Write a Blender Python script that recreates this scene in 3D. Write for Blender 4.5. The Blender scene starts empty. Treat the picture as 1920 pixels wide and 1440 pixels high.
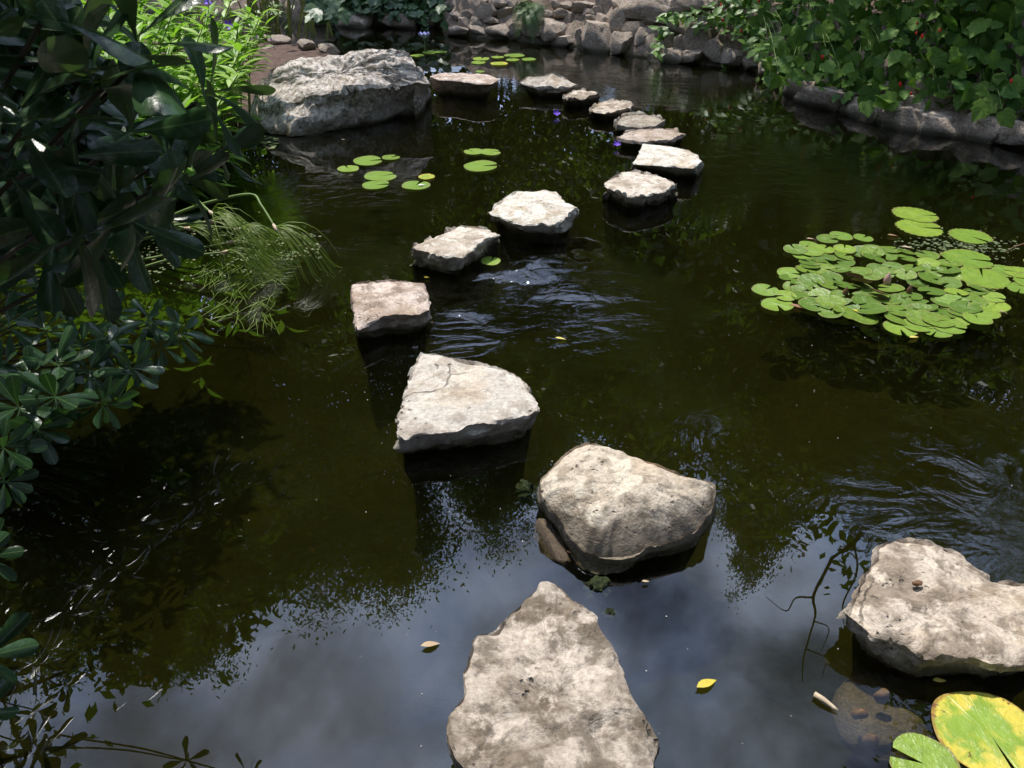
import bpy, bmesh, math, random
import numpy as np
from mathutils import Vector, Matrix, noise

rnd = random.Random(7)
S = bpy.context.scene
COL = S.collection
R = math.radians

# ------------------------------------------------------------------ camera
CAM_H, PITCH, FPX = 2.0, R(33.0), 1495.0
cd = bpy.data.cameras.new("camera")
cam = bpy.data.objects.new("camera", cd)
COL.objects.link(cam)
cam.location = (0, 0, CAM_H)
cam.rotation_euler = (math.pi / 2 - PITCH, 0, 0)
cd.sensor_width = 36.0
cd.lens = FPX / 1920 * 36.0
cd.clip_start = 0.05
cd.clip_end = 2000
cd.dof.use_dof = True
cd.dof.focus_distance = 3.6
cd.dof.aperture_fstop = 15.0
S.camera = cam

# ------------------------------------------------------------------ sky and sun
SUN_AZ, SUN_EL = R(-24), R(65)          # azimuth from +Y, negative = to the left
SUN_DIR = Vector((math.sin(SUN_AZ) * math.cos(SUN_EL), math.cos(SUN_AZ) * math.cos(SUN_EL), math.sin(SUN_EL)))
W = bpy.data.worlds.new("World")
S.world = W
W.use_nodes = True
wt = W.node_tree
wt.nodes.clear()


class NT:
    """small helper round a node tree"""
    def __init__(self, nt):
        self.t = nt

    def n(self, kind, **kw):
        nd = self.t.nodes.new(kind)
        for k, v in kw.items():
            if k.startswith('i_'):
                key = k[2:]
                nd.inputs[int(key) if key.isdigit() else key.replace('_', ' ')].default_value = v
            else:
                setattr(nd, k, v)
        return nd

    def l(self, a, b):
        self.t.links.new(a, b)

    def put(self, v, sock):
        if hasattr(v, 'is_linked') or isinstance(v, bpy.types.NodeSocket):
            self.l(v, sock)
        else:
            sock.default_value = v

    def math(self, op, a, b=0.0, c=None, clamp=False):
        nd = self.t.nodes.new('ShaderNodeMath')
        nd.operation = op
        nd.use_clamp = clamp
        self.put(a, nd.inputs[0])
        self.put(b, nd.inputs[1])
        if c is not None:
            self.put(c, nd.inputs[2])
        return nd.outputs[0]

    def vmath(self, op, a, b=(0, 0, 0), out=0):
        nd = self.t.nodes.new('ShaderNodeVectorMath')
        nd.operation = op
        self.put(a, nd.inputs[0])
        if op == 'SCALE':
            self.put(b, nd.inputs['Scale'])
        else:
            self.put(b, nd.inputs[1])
        return nd.outputs['Value'] if op in ('DISTANCE', 'LENGTH', 'DOT_PRODUCT') else nd.outputs[0]

    def noise(self, vec, scale, detail=5, rough=0.55, dist=0.0):
        nd = self.n('ShaderNodeTexNoise')
        if vec is not None:
            self.l(vec, nd.inputs['Vector'])
        nd.inputs['Scale'].default_value = scale
        nd.inputs['Detail'].default_value = detail
        nd.inputs['Roughness'].default_value = rough
        nd.inputs['Distortion'].default_value = dist
        return nd.outputs[0]

    def maprange(self, v, a, b, c=0.0, d=1.0, smooth=True):
        nd = self.n('ShaderNodeMapRange')
        nd.interpolation_type = 'SMOOTHSTEP' if smooth else 'LINEAR'
        self.put(v, nd.inputs[0])
        for i, x in enumerate((a, b, c, d)):
            self.put(x, nd.inputs[i + 1])
        return nd.outputs[0]

    def mix(self, f, a, b, mode='MIX'):
        nd = self.n('ShaderNodeMix')
        nd.data_type = 'RGBA'
        nd.blend_type = mode
        self.put(f, nd.inputs[0])
        for s, v in ((nd.inputs[6], a), (nd.inputs[7], b)):
            if isinstance(v, tuple):
                v = (v[0], v[1], v[2], 1.0)
            self.put(v, s)
        return nd.outputs[2]

    def bump(self, height, strength=1.0, dist=1.0, normal=None):
        nd = self.n('ShaderNodeBump')
        nd.inputs['Strength'].default_value = strength
        nd.inputs['Distance'].default_value = dist
        self.l(height, nd.inputs['Height'])
        if normal is not None:
            self.l(normal, nd.inputs['Normal'])
        return nd.outputs[0]


w = NT(wt)
sky = w.n('ShaderNodeTexSky', sky_type='NISHITA', sun_disc=False)
sky.sun_elevation = SUN_EL
sky.sun_rotation = SUN_AZ
sky.air_density = 1.0
sky.dust_density = 1.0
tc = w.n('ShaderNodeTexCoord')
sep = w.n('ShaderNodeSeparateXYZ')
w.l(tc.outputs['Generated'], sep.inputs[0])
zc = w.math('ADD', w.math('MAXIMUM', sep.outputs[2], 0.0), 0.12)
comb = w.n('ShaderNodeCombineXYZ')
w.l(w.math('DIVIDE', sep.outputs[0], zc), comb.inputs[0])
w.l(w.math('DIVIDE', sep.outputs[1], zc), comb.inputs[1])
c1 = w.noise(comb.outputs[0], 2.6, 7, 0.55, 0.35)
c2 = w.noise(comb.outputs[0], 8.0, 5, 0.5, 0.4)
cl = w.maprange(w.math('ADD', w.math('MULTIPLY', c1, 0.8), w.math('MULTIPLY', c2, 0.2)), 0.33, 0.60)
c3 = w.maprange(w.noise(comb.outputs[0], 4.0, 6, 0.55, 0.3), 0.32, 0.68)
cloudcol = w.mix(c3, (11.0, 15.0, 24.5), (23.5, 27.0, 35.5))
glow = w.maprange(w.vmath('DOT_PRODUCT', w.vmath('NORMALIZE', tc.outputs['Generated']), tuple(SUN_DIR)), -0.4, 0.95, 0.26, 1.4)
cloudcol = w.vmath('SCALE', cloudcol, glow)
skyc = w.mix(w.math('MULTIPLY', cl, 0.88), sky.outputs[0], cloudcol)
bg = w.n('ShaderNodeBackground', i_Strength=0.078)
w.l(skyc, bg.inputs['Color'])
wo = w.n('ShaderNodeOutputWorld')
w.l(bg.outputs[0], wo.inputs['Surface'])

sl = bpy.data.lights.new("sun", 'SUN')
sl.energy = 5.0
sl.angle = R(0.55)
sl.color = (1.0, 0.95, 0.87)
sun = bpy.data.objects.new("sun", sl)
COL.objects.link(sun)
sun.rotation_euler = (-SUN_DIR).to_track_quat('-Z', 'Y').to_euler()

S.view_settings.view_transform = 'Standard'
S.view_settings.look = 'None'
S.view_settings.exposure = 0.12
S.view_settings.gamma = 1.0
S.view_settings.use_curve_mapping = False
S.cycles.transparent_max_bounces = 16
S.cycles.max_bounces = 8
S.cycles.caustics_reflective = False
S.cycles.caustics_refractive = False

# ------------------------------------------------------------------ geometry helpers
AX = np.array([0, math.cos(PITCH), -math.sin(PITCH)])
UP = np.array([0, math.sin(PITCH), math.cos(PITCH)])
RT = np.array([1.0, 0, 0])
EYE = np.array([0, 0, CAM_H])


def ray(px, py):
    return AX + RT * (px - 960) / FPX - UP * (py - 720) / FPX


def P(px, py, z=0.0):
    """where the sight line of a place in the photograph meets the level z"""
    d = ray(px, py)
    return EYE + d * ((z - CAM_H) / d[2])


def D(px, py, depth):
    """a point at a measured depth along the sight line"""
    return EYE + ray(px, py) * depth


def MIR(px, py, t):
    """a point seen mirrored in the water, t metres along the folded sight line (depth)"""
    p = EYE + ray(px, py) * t
    return np.array([p[0], p[1], -p[2]])


def mesh(name, v, f, mat=None, smooth=True, sharp=None):
    me = bpy.data.meshes.new(name)
    me.from_pydata([tuple(map(float, a)) for a in v], [], [tuple(a) for a in f])
    if mat:
        me.materials.append(mat)
    if smooth:
        me.polygons.foreach_set('use_smooth', [True] * len(me.polygons))
        if sharp:
            me.set_sharp_from_angle(angle=R(sharp))
    me.update()
    return me


def obj(name, me, parent=None, loc=None):
    o = bpy.data.objects.new(name, me)
    COL.objects.link(o)
    if parent is not None:
        o.parent = parent
    if loc is not None:
        o.location = tuple(map(float, loc))
    return o


def tag(o, label=None, cat=None, group=None, kind=None):
    if label: o['label'] = label
    if cat: o['category'] = cat
    if group: o['group'] = group
    if kind: o['kind'] = kind
    return o


def empty(name, loc, label=None, cat=None, group=None):
    o = obj(name, None, None, loc)
    o.empty_display_size = 0.1
    return tag(o, label, cat, group)


def join(parts):
    V, F, n = [], [], 0
    for v, f in parts:
        V += list(v)
        F += [tuple(i + n for i in q) for q in f]
        n += len(v)
    return V, F


def tube(pts, radii, sides=6, cap=True):
    pts = [Vector(tuple(map(float, p))) for p in pts]
    V, F = [], []
    ref = None
    for i, p in enumerate(pts):
        d = (pts[min(i + 1, len(pts) - 1)] - pts[max(i - 1, 0)])
        if d.length < 1e-9: d = Vector((0, 0, 1))
        d.normalize()
        if ref is None:
            ref = Vector((0, 0, 1)) if abs(d.z) < 0.9 else Vector((1, 0, 0))
        x = ref - d * ref.dot(d)
        if x.length < 1e-6: x = d.orthogonal()
        x.normalize(); ref = x
        y = d.cross(x)
        r = radii[i] if isinstance(radii, (list, tuple)) else radii
        for k in range(sides):
            a = 2 * math.pi * k / sides
            V.append(p + x * (r * math.cos(a)) + y * (r * math.sin(a)))
    for i in range(len(pts) - 1):
        for k in range(sides):
            a, b = i * sides + k, i * sides + (k + 1) % sides
            F.append((a, b, b + sides, a + sides))
    if cap:
        F.append(tuple(range(sides - 1, -1, -1)))
        F.append(tuple(range(len(V) - sides, len(V))))
    return V, F


def curve_pts(ctrl, n=8):
    """Catmull-Rom through the control points"""
    c = [np.array(p, float) for p in ctrl]
    c = [2 * c[0] - c[1]] + c + [2 * c[-1] - c[-2]]
    out = []
    for i in range(1, len(c) - 2):
        for k in range(n):
            t = k / n
            a, b, cc, d = c[i - 1], c[i], c[i + 1], c[i + 2]
            out.append(0.5 * ((2 * b) + (cc - a) * t + (2 * a - 5 * b + 4 * cc - d) * t * t + (3 * b - a - 3 * cc + d) * t ** 3))
    out.append(c[-2])
    return out


def sm(a, b, x):
    t = np.clip((x - a) / (b - a), 0, 1)
    return t * t * (3 - 2 * t)


def fbm(p, scale, octv=4):
    return noise.fractal(Vector((p[0] * scale, p[1] * scale, p[2] * scale)), 0.9, 2.1, octv)


# ------------------------------------------------------------------ materials
def newmat(name):
    m = bpy.data.materials.new(name)
    m.use_nodes = True
    m.node_tree.nodes.clear()
    t = NT(m.node_tree)
    out = t.n('ShaderNodeOutputMaterial')
    return m, t, out


def coords(t, objspace=True, offset=True):
    if objspace:
        c = t.n('ShaderNodeTexCoord').outputs['Object']
        if offset:
            oi = t.n('ShaderNodeObjectInfo').outputs['Random']
            c = t.vmath('ADD', c, t.vmath('SCALE', (37.0, 19.0, 53.0), oi))
        return c
    return t.n('ShaderNodeNewGeometry').outputs['Position']


def rock_mat(name, light, mid, dark, patch=0.5, moss=0.0, wet=True, spotty=0.0, size=1.0, flank=0.0):
    m, t, out = newmat(name)
    c = coords(t)
    n1 = t.noise(c, 4.5 * size, 8, 0.62, 0.35)
    n2 = t.noise(c, 13 * size, 8, 0.65, 0.2)
    n3 = t.noise(c, 75 * size, 4, 0.7)
    f1 = t.maprange(n1, patch - 0.05, patch + 0.06)
    f2 = t.maprange(n2, 0.47, 0.60)
    base = t.mix(f1, light, mid)
    base = t.mix(t.math('MULTIPLY', f2, 0.75), base, dark)
    pale = t.maprange(t.noise(c, 8 * size, 8, 0.68, 0.25), 0.53, 0.61)
    base = t.mix(t.math('MULTIPLY', pale, 0.75), base, tuple(min(0.78, x * 1.32) for x in light))
    base = t.mix(t.math('MULTIPLY', t.maprange(n3, 0.3, 0.72), 0.42), base, tuple(x * 0.45 for x in dark))
    ochre = t.maprange(t.noise(c, 3.1 * size, 4, 0.5), 0.56, 0.7)
    base = t.mix(t.math('MULTIPLY', ochre, 0.22), base, (0.5, 0.34, 0.17))
    vor = t.n('ShaderNodeTexVoronoi')
    t.l(t.vmath('ADD', c, t.vmath('SCALE', t.n('ShaderNodeTexNoise', i_Scale=20.0).outputs['Color'], 0.04)), vor.inputs['Vector'])
    vor.inputs['Scale'].default_value = 34 * size
    pit = t.maprange(vor.outputs['Distance'], 0.05, 0.28, 1.0, 0.0)
    pitm = t.math('MULTIPLY', pit, t.maprange(t.noise(c, 7 * size, 3), 0.5, 0.62))
    base = t.mix(t.math('MULTIPLY', pitm, 0.8), base, (0.05, 0.043, 0.034))
    cv = t.n('ShaderNodeTexVoronoi')
    cv.feature = 'DISTANCE_TO_EDGE'
    t.l(t.vmath('ADD', c, t.vmath('SCALE', t.n('ShaderNodeTexNoise', i_Scale=6.0, i_Detail=5.0).outputs['Color'], 0.09)), cv.inputs['Vector'])
    cv.inputs['Scale'].default_value = 2.4 * size
    crack = t.math('MULTIPLY', t.maprange(cv.outputs['Distance'], 0.002, 0.011, 1.0, 0.0), t.maprange(t.noise(c, 3.5 * size, 3), 0.54, 0.62))
    base = t.mix(t.math('MULTIPLY', crack, 0.6), base, tuple(x * 0.4 for x in dark))
    if spotty:
        sp = t.maprange(t.noise(c, 38 * size, 7, 0.75, 0.2), 0.49, 0.57)
        base = t.mix(t.math('MULTIPLY', sp, spotty), base, (0.64, 0.585, 0.53))
        sp2 = t.maprange(t.noise(c, 26 * size, 7, 0.75, 0.3), 0.54, 0.62)
        base = t.mix(t.math('MULTIPLY', sp2, spotty * 0.9), base, (0.11, 0.093, 0.075))
    g = t.n('ShaderNodeNewGeometry')
    s = t.n('ShaderNodeSeparateXYZ')
    t.l(g.outputs['Position'], s.inputs[0])
    rough = 0.85
    if flank:
        zf = t.math('ADD', s.outputs[2], t.math('MULTIPLY', t.math('SUBTRACT', t.noise(c, 5.5, 7, 0.65, 0.3), 0.5), 0.22))
        ff = t.maprange(zf, flank - 0.012, flank + 0.012, 1.0, 0.0)
        base = t.mix(t.math('MULTIPLY', ff, 0.85), base, t.mix(f2, (0.22, 0.18, 0.135), (0.13, 0.105, 0.075)))
    if wet:
        zz = t.math('ADD', s.outputs[2], t.math('MULTIPLY', t.math('SUBTRACT', n2, 0.5), 0.09))
        wf = t.maprange(zz, 0.016, 0.055, 1.0, 0.0)
        alg = t.mix(t.noise(c, 11, 4), (0.028, 0.03, 0.012), (0.07, 0.05, 0.018))
        grime = t.maprange(zz, 0.015, 0.10, 1.0, 0.0)
        base = t.mix(t.math('MULTIPLY', grime, 0.7), base, t.mix(0.6, dark, (0.06, 0.065, 0.03)))
        base = t.mix(t.math('MULTIPLY', wf, 0.9), base, alg)
        rough = t.math('SUBTRACT', 0.88, t.math('MULTIPLY', wf, 0.55))
    if moss:
        mf = t.maprange(t.noise(c, 6, 6, 0.6), 0.6 - moss * 0.3, 0.72 - moss * 0.3)
        base = t.mix(t.math('MULTIPLY', mf, 0.85), base, (0.05, 0.075, 0.02))
    h = t.math('ADD', t.math('MULTIPLY', n2, 0.022 / size), t.math('MULTIPLY', n3, 0.005 / size))
    h = t.math('SUBTRACT', h, t.math('MULTIPLY', pitm, 0.010 / size))
    h = t.math('SUBTRACT', h, t.math('MULTIPLY', crack, 0.006 / size))
    h = t.math('ADD', h, t.math('MULTIPLY', t.noise(c, 240 * size, 3, 0.6), 0.0009 / size))
    b = t.n('ShaderNodeBsdfPrincipled')
    t.l(base, b.inputs['Base Color'])
    t.put(rough, b.inputs['Roughness'])
    b.inputs['Specular IOR Level'].default_value = 0.3
    t.l(t.bump(h, 0.9, 1.0), b.inputs['Normal'])
    t.l(b.outputs[0], out.inputs['Surface'])
    return m


def leaf_mat(name, a, b_, rough=0.4, trans=0.25, rib=None, ribw=0.02, island=False, spec=0.5, back=None, spread=1.0):
    m, t, out = newmat(name)
    if island:
        rv = t.n('ShaderNodeNewGeometry').outputs['Random Per Island']
    else:
        rv = t.n('ShaderNodeObjectInfo').outputs['Random']
    c = t.n('ShaderNodeTexCoord').outputs['Object']
    col = t.mix(t.math('MULTIPLY', rv, spread), a, b_)
    nz = t.noise(c, 4.0 if island else 7.0, 4, 0.6)
    col = t.mix(t.maprange(nz, 0.3, 0.75, 0.0, 0.45), col, tuple(x * 0.55 for x in a))
    if rib:
        s = t.n('ShaderNodeSeparateXYZ')
        t.l(c, s.inputs[0])
        ax = t.math('ABSOLUTE', s.outputs[0])
        rf = t.maprange(ax, ribw * 0.4, ribw, 1.0, 0.0)
        ang = t.math('SUBTRACT', s.outputs[1], t.math('MULTIPLY', ax, 0.9))
        sv = t.math('ABSOLUTE', t.math('SUBTRACT', t.math('FRACT', t.math('MULTIPLY', ang, 9.0)), 0.5))
        vf = t.math('MULTIPLY', t.maprange(sv, 0.0, 0.12, 1.0, 0.0), 0.3)
        col = t.mix(t.math('MULTIPLY', t.math('MAXIMUM', rf, vf), 0.75), col, rib)
    if back:
        bf = t.n('ShaderNodeNewGeometry').outputs['Backfacing']
        col = t.mix(bf, col, back)
    p = t.n('ShaderNodeBsdfPrincipled')
    t.l(col, p.inputs['Base Color'])
    p.inputs['Roughness'].default_value = rough
    p.inputs['Specular IOR Level'].default_value = spec
    bn = t.bump(nz, 0.12, 0.02)
    t.l(bn, p.inputs['Normal'])
    tr = t.n('ShaderNodeBsdfTranslucent')
    t.l(t.mix(1.0, col, (1.25, 1.5, 0.6), 'MULTIPLY'), tr.inputs['Color'])
    mx = t.n('ShaderNodeMixShader')
    mx.inputs[0].default_value = trans
    t.l(p.outputs[0], mx.inputs[1]); t.l(tr.outputs[0], mx.inputs[2])
    t.l(mx.outputs[0], out.inputs['Surface'])
    return m


def plain_mat(name, a, b_, rough=0.7, scale=8.0, bump=0.01, spec=0.3):
    m, t, out = newmat(name)
    c = coords(t)
    n1 = t.noise(c, scale, 6, 0.6, 0.3)
    col = t.mix(t.maprange(n1, 0.35, 0.65), a, b_)
    p = t.n('ShaderNodeBsdfPrincipled')
    t.l(col, p.inputs['Base Color'])
    p.inputs['Roughness'].default_value = rough
    p.inputs['Specular IOR Level'].default_value = spec
    t.l(t.bump(n1, 0.6, bump), p.inputs['Normal'])
    t.l(p.outputs[0], out.inputs['Surface'])
    return m


CREAM, TAN, BROWN = (0.56, 0.48, 0.39), (0.40, 0.33, 0.25), (0.17, 0.135, 0.10)
M = {}
M['rock_white'] = rock_mat('pale_limestone', (0.66, 0.58, 0.49), (0.50, 0.42, 0.335), (0.30, 0.24, 0.18), 0.55)
M['rock_tan'] = rock_mat('weathered_limestone', (0.60, 0.51, 0.415), (0.33, 0.265, 0.20), BROWN, 0.50)
M['rock_brown'] = rock_mat('brown_patched_limestone', (0.54, 0.465, 0.39), (0.245, 0.195, 0.145), (0.115, 0.09, 0.064), 0.49, size=0.75)
M['rock_rosy'] = rock_mat('rosy_limestone', (0.60, 0.50, 0.43), (0.43, 0.33, 0.26), (0.22, 0.165, 0.12), 0.5)
M['rock_bright'] = rock_mat('bleached_limestone', (0.68, 0.63, 0.55), (0.58, 0.51, 0.42), (0.36, 0.29, 0.2), 0.58, size=.8)
M['rock_grey'] = rock_mat('grey_tan_limestone', (0.50, 0.45, 0.385), (0.36, 0.305, 0.245), (0.2, 0.165, 0.125), 0.5, size=1.2)
M['rock_flank'] = rock_mat('pale_limestone_with_brown_flanks', (0.62, 0.53, 0.42), (0.50, 0.41, 0.31), (0.30, 0.24, 0.175), 0.55, flank=0.145)
M['rock_smooth'] = rock_mat('smooth_grey_cream_limestone', (0.60, 0.55, 0.48), (0.52, 0.46, 0.395), (0.36, 0.30, 0.245), 0.56, size=0.7)
M['rock_boulder'] = rock_mat('lichen_limestone', (0.56, 0.49, 0.43), (0.37, 0.315, 0.265), (0.19, 0.155, 0.12), 0.52, spotty=0.85, size=0.8)
M['rock_wall'] = rock_mat('wall_limestone', (0.54, 0.45, 0.37), (0.38, 0.30, 0.235), (0.21, 0.16, 0.12), 0.5, moss=0.08, size=1.0)
M['rock_wet'] = rock_mat('algae_covered_rock', (0.06, 0.075, 0.03), (0.04, 0.055, 0.018), (0.02, 0.025, 0.01), 0.5, moss=0.6, wet=False)
M['rock_under'] = rock_mat('submerged_rock_silt', (0.24, 0.18, 0.13), (0.20, 0.15, 0.11), (0.13, 0.095, 0.065), 0.5, wet=False)
M['mortar'] = rock_mat('wall_mortar', (0.34, 0.26, 0.20), (0.26, 0.19, 0.145), (0.14, 0.105, 0.08), 0.5, moss=0.08, size=0.7)
M['soil'] = plain_mat('bank_soil', (0.085, 0.052, 0.036), (0.14, 0.085, 0.058), 0.95, 9.0, 0.03)
M['bark'] = plain_mat('grey_brown_bark', (0.06, 0.048, 0.036), (0.12, 0.1, 0.08), 0.9, 14.0, 0.02)
M['stem_dark'] = plain_mat('dark_woody_stem', (0.03, 0.027, 0.018), (0.06, 0.052, 0.035), 0.75, 20.0, 0.004)
M['stem_green'] = plain_mat('green_stem', (0.11, 0.17, 0.045), (0.17, 0.24, 0.07), 0.5, 6.0, 0.001)
M['leaf_dark'] = leaf_mat('glossy_dark_leaf', (0.018, 0.045, 0.017), (0.036, 0.088, 0.028), 0.3, 0.2, spec=0.4, rib=(0.09, 0.15, 0.06), ribw=0.016, back=(0.05, 0.085, 0.035))
M['leaf_lance'] = leaf_mat('bright_lance_leaf', (0.18, 0.34, 0.035), (0.33, 0.50, 0.065), 0.45, 0.4, rib=(0.3, 0.42, 0.14), ribw=0.012)
M['leaf_lobed'] = leaf_mat('lobed_vine_leaf', (0.055, 0.13, 0.028), (0.20, 0.33, 0.05), 0.6, 0.35, spec=0.2, rib=(0.14, 0.24, 0.08), ribw=0.018)
M['leaf_creep'] = leaf_mat('small_creeper_leaf', (0.10, 0.2, 0.035), (0.2, 0.32, 0.07), 0.45, 0.3)
M['leaf_ivy'] = leaf_mat('dark_ivy_leaf', (0.03, 0.075, 0.022), (0.06, 0.13, 0.035), 0.45, 0.2)
M['crown_a'] = leaf_mat('tree_leaf_olive', (0.06, 0.09, 0.02), (0.12, 0.16, 0.035), 0.5, 0.45, island=True)
M['crown_b'] = leaf_mat('tree_leaf_green', (0.045, 0.085, 0.018), (0.10, 0.15, 0.03), 0.5, 0.42, island=True)
M['fern'] = leaf_mat('fern_frond_green', (0.07, 0.14, 0.04), (0.13, 0.22, 0.06), 0.5, 0.3, island=True)
M['reed'] = leaf_mat('reed_blade', (0.06, 0.1, 0.025), (0.16, 0.15, 0.06), 0.5, 0.2, island=True)
M['papyrus'] = leaf_mat('papyrus_ray', (0.17, 0.27, 0.03), (0.30, 0.40, 0.06), 0.45, 0.25, island=True)
M['litter'] = leaf_mat('floating_litter', (0.07, 0.13, 0.03), (0.20, 0.20, 0.07), 0.6, 0.1, island=True)


def flat_leaf_mat(name, a, b_, rough=0.5):
    return leaf_mat(name, a, b_, rough, 0.12, rib=tuple(x * 0.7 for x in a), ribw=0.014)


M['yellow'] = flat_leaf_mat('yellow_fallen_leaf', (0.62, 0.5, 0.05), (0.68, 0.56, 0.16))
M['tanleaf'] = flat_leaf_mat('tan_fallen_leaf', (0.5, 0.36, 0.22), (0.62, 0.5, 0.36))
M['brownleaf'] = flat_leaf_mat('brown_fallen_leaf', (0.28, 0.15, 0.08), (0.42, 0.25, 0.15))
M['purple'] = plain_mat('purple_petal', (0.13, 0.05, 0.5), (0.22, 0.1, 0.65), 0.5, 20, 0.001)
M['lavender'] = plain_mat('lavender_petal', (0.42, 0.42, 0.8), (0.55, 0.55, 0.85), 0.5, 20, 0.001)
M['red'] = plain_mat('red_petal', (0.6, 0.02, 0.012), (0.75, 0.05, 0.02), 0.45, 20, 0.001)
M['pink'] = plain_mat('pink_bud', (0.45, 0.25, 0.22), (0.55, 0.36, 0.3), 0.45, 20, 0.001)
M['speck'] = plain_mat('pale_speck', (0.65, 0.62, 0.55), (0.8, 0.78, 0.72), 0.6, 5, 0.001)
M['budbrown'] = plain_mat('brown_bud', (0.1, 0.05, 0.025), (0.2, 0.11, 0.05), 0.5, 20, 0.002)
M['wood'] = plain_mat('pale_dead_wood', (0.42, 0.33, 0.22), (0.58, 0.48, 0.34), 0.8, 25, 0.004)


def pad_mat(name, a, b_, edge=None, blotch=None, rough=0.32):
    m, t, out = newmat(name)
    oi = t.n('ShaderNodeObjectInfo').outputs['Random']
    c = t.n('ShaderNodeTexCoord').outputs['Object']
    co = t.vmath('ADD', c, t.vmath('SCALE', (37.0, 19.0, 53.0), oi))
    s = t.n('ShaderNodeSeparateXYZ')
    t.l(c, s.inputs[0])
    r = t.vmath('LENGTH', c)
    ang = t.math('ARCTAN2', s.outputs[1], s.outputs[0])
    vein = t.math('ABSOLUTE', t.math('SUBTRACT', t.math('FRACT', t.math('ADD', t.math('MULTIPLY', ang, 2.39), t.math('MULTIPLY', t.noise(co, 3, 2), 0.4))), 0.5))
    vf = t.math('MULTIPLY', t.maprange(vein, 0.0, 0.05, 1.0, 0.0), t.maprange(r, 0.1, 0.9, 0.45, 0.12))
    col = t.mix(oi, a, b_)
    n1 = t.noise(co, 2.6, 5, 0.6)
    col = t.mix(t.maprange(n1, 0.35, 0.7, 0.0, 0.5), col, tuple(x * 0.72 for x in a))
    col = t.mix(vf, col, tuple(min(1, x * 1.5) for x in b_))
    if blotch:
        bl = t.math('ADD', t.noise(co, 2.2, 5, 0.6, 0.4), t.math('MULTIPLY', t.math('POWER', r, 2.0), 0.19))
        col = t.mix(t.maprange(bl, 0.50, 0.74), col, blotch)
        sp = t.maprange(t.math('ADD', t.noise(co, 4.0, 6, 0.7, 0.5), t.math('MULTIPLY', r, 0.22)), 0.76, 0.83)
        col = t.mix(sp, col, (0.09, 0.035, 0.012))
    spot = t.maprange(t.noise(co, 14, 3, 0.5), 0.7, 0.74)
    col = t.mix(t.math('MULTIPLY', spot, 0.6), col, (0.06, 0.05, 0.02))
    if edge:
        ef = t.maprange(t.math('ADD', r, t.math('MULTIPLY', t.noise(co, 5, 3), 0.16)), 1.0, 1.07)
        col = t.mix(t.math('MULTIPLY', ef, 0.7), col, edge)
    p = t.n('ShaderNodeBsdfPrincipled')
    t.l(col, p.inputs['Base Color'])
    p.inputs['Roughness'].default_value = rough
    t.l(t.bump(t.math('ADD', n1, t.math('MULTIPLY', vf, 0.6)), 0.35, 0.03), p.inputs['Normal'])
    tr = t.n('ShaderNodeBsdfTranslucent')
    t.l(col, tr.inputs['Color'])
    mx = t.n('ShaderNodeMixShader')
    mx.inputs[0].default_value = 0.12
    t.l(p.outputs[0], mx.inputs[1]); t.l(tr.outputs[0], mx.inputs[2])
    t.l(mx.outputs[0], out.inputs['Surface'])
    return m


M['pad'] = pad_mat('lily_pad_green', (0.095, 0.178, 0.025), (0.185, 0.28, 0.036), edge=(0.24, 0.22, 0.08))
M['pad_lime'] = pad_mat('lily_pad_lime', (0.165, 0.28, 0.04), (0.26, 0.37, 0.045), edge=(0.2, 0.16, 0.06))
M['pad_yellow'] = pad_mat('lily_pad_yellowing', (0.24, 0.36, 0.04), (0.28, 0.40, 0.05), edge=(0.22, 0.09, 0.03), blotch=(0.60, 0.50, 0.07))
M['pad_maroon'] = pad_mat('lily_pad_maroon', (0.085, 0.06, 0.016), (0.11, 0.085, 0.02), rough=0.5)

# water: clear reflecting surface with olive, slightly turbid depth
m, t, out = newmat('pond_water')
pos = t.n('ShaderNodeNewGeometry').outputs['Position']


def blob(p, r, k=1.0):
    d = t.vmath('DISTANCE', pos, (float(p[0]), float(p[1]), 0.0))
    return t.math('MULTIPLY', t.maprange(d, r * 0.15, r, 1.0, 0.0), k)


zones = [blob(P(1000, 530), 0.55, 1.1), blob(P(1090, 570), 0.75, 0.75), blob(P(850, 610), 0.5, 1.0), blob(P(1270, 740), 0.4, 0.08), blob(P(1800, 920), 0.6, 0.28),
         blob(P(1180, 150), 1.8, 0.22), blob(P(1480, 330), 1.4, 0.22), blob(P(560, 470), 0.8, 0.4), blob(P(640, 370), 0.9, 0.3)]
z = zones[0]
for q in zones[1:]:
    z = t.math('MAXIMUM', z, q)
mp = t.n('ShaderNodeMapping')
t.l(pos, mp.inputs['Vector'])
mp.inputs['Rotation'].default_value = (0, 0, R(-28))
mp.inputs['Scale'].default_value = (1.0, 1.6, 1.0)
warp = t.n('ShaderNodeTexNoise', i_Scale=1.6, i_Detail=3.0)
t.l(pos, warp.inputs['Vector'])
wv = t.vmath('ADD', mp.outputs[0], t.vmath('SCALE', warp.outputs['Color'], 0.55))
r1 = t.noise(wv, 4.2, 3, 0.5, 0.8)
r2 = t.noise(wv, 13, 3, 0.55, 1.2)
lo = t.noise(pos, 2.2, 2, 0.5)
tiny = t.noise(wv, 30, 2, 0.5, 0.5)
hh = t.math('MULTIPLY', z, t.math('ADD', t.math('MULTIPLY', r1, 0.034), t.math('MULTIPLY', r2, 0.0045)))
hh = t.math('ADD', hh, t.math('MULTIPLY', lo, 0.0009))
hh = t.math('ADD', hh, t.math('MULTIPLY', z, t.math('MULTIPLY', tiny, 0.0007)))
wp = t.vmath('ADD', pos, t.vmath('SCALE', t.vmath('SUBTRACT', warp.outputs['Color'], (0.5, 0.5, 0.5)), 0.5))
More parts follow.
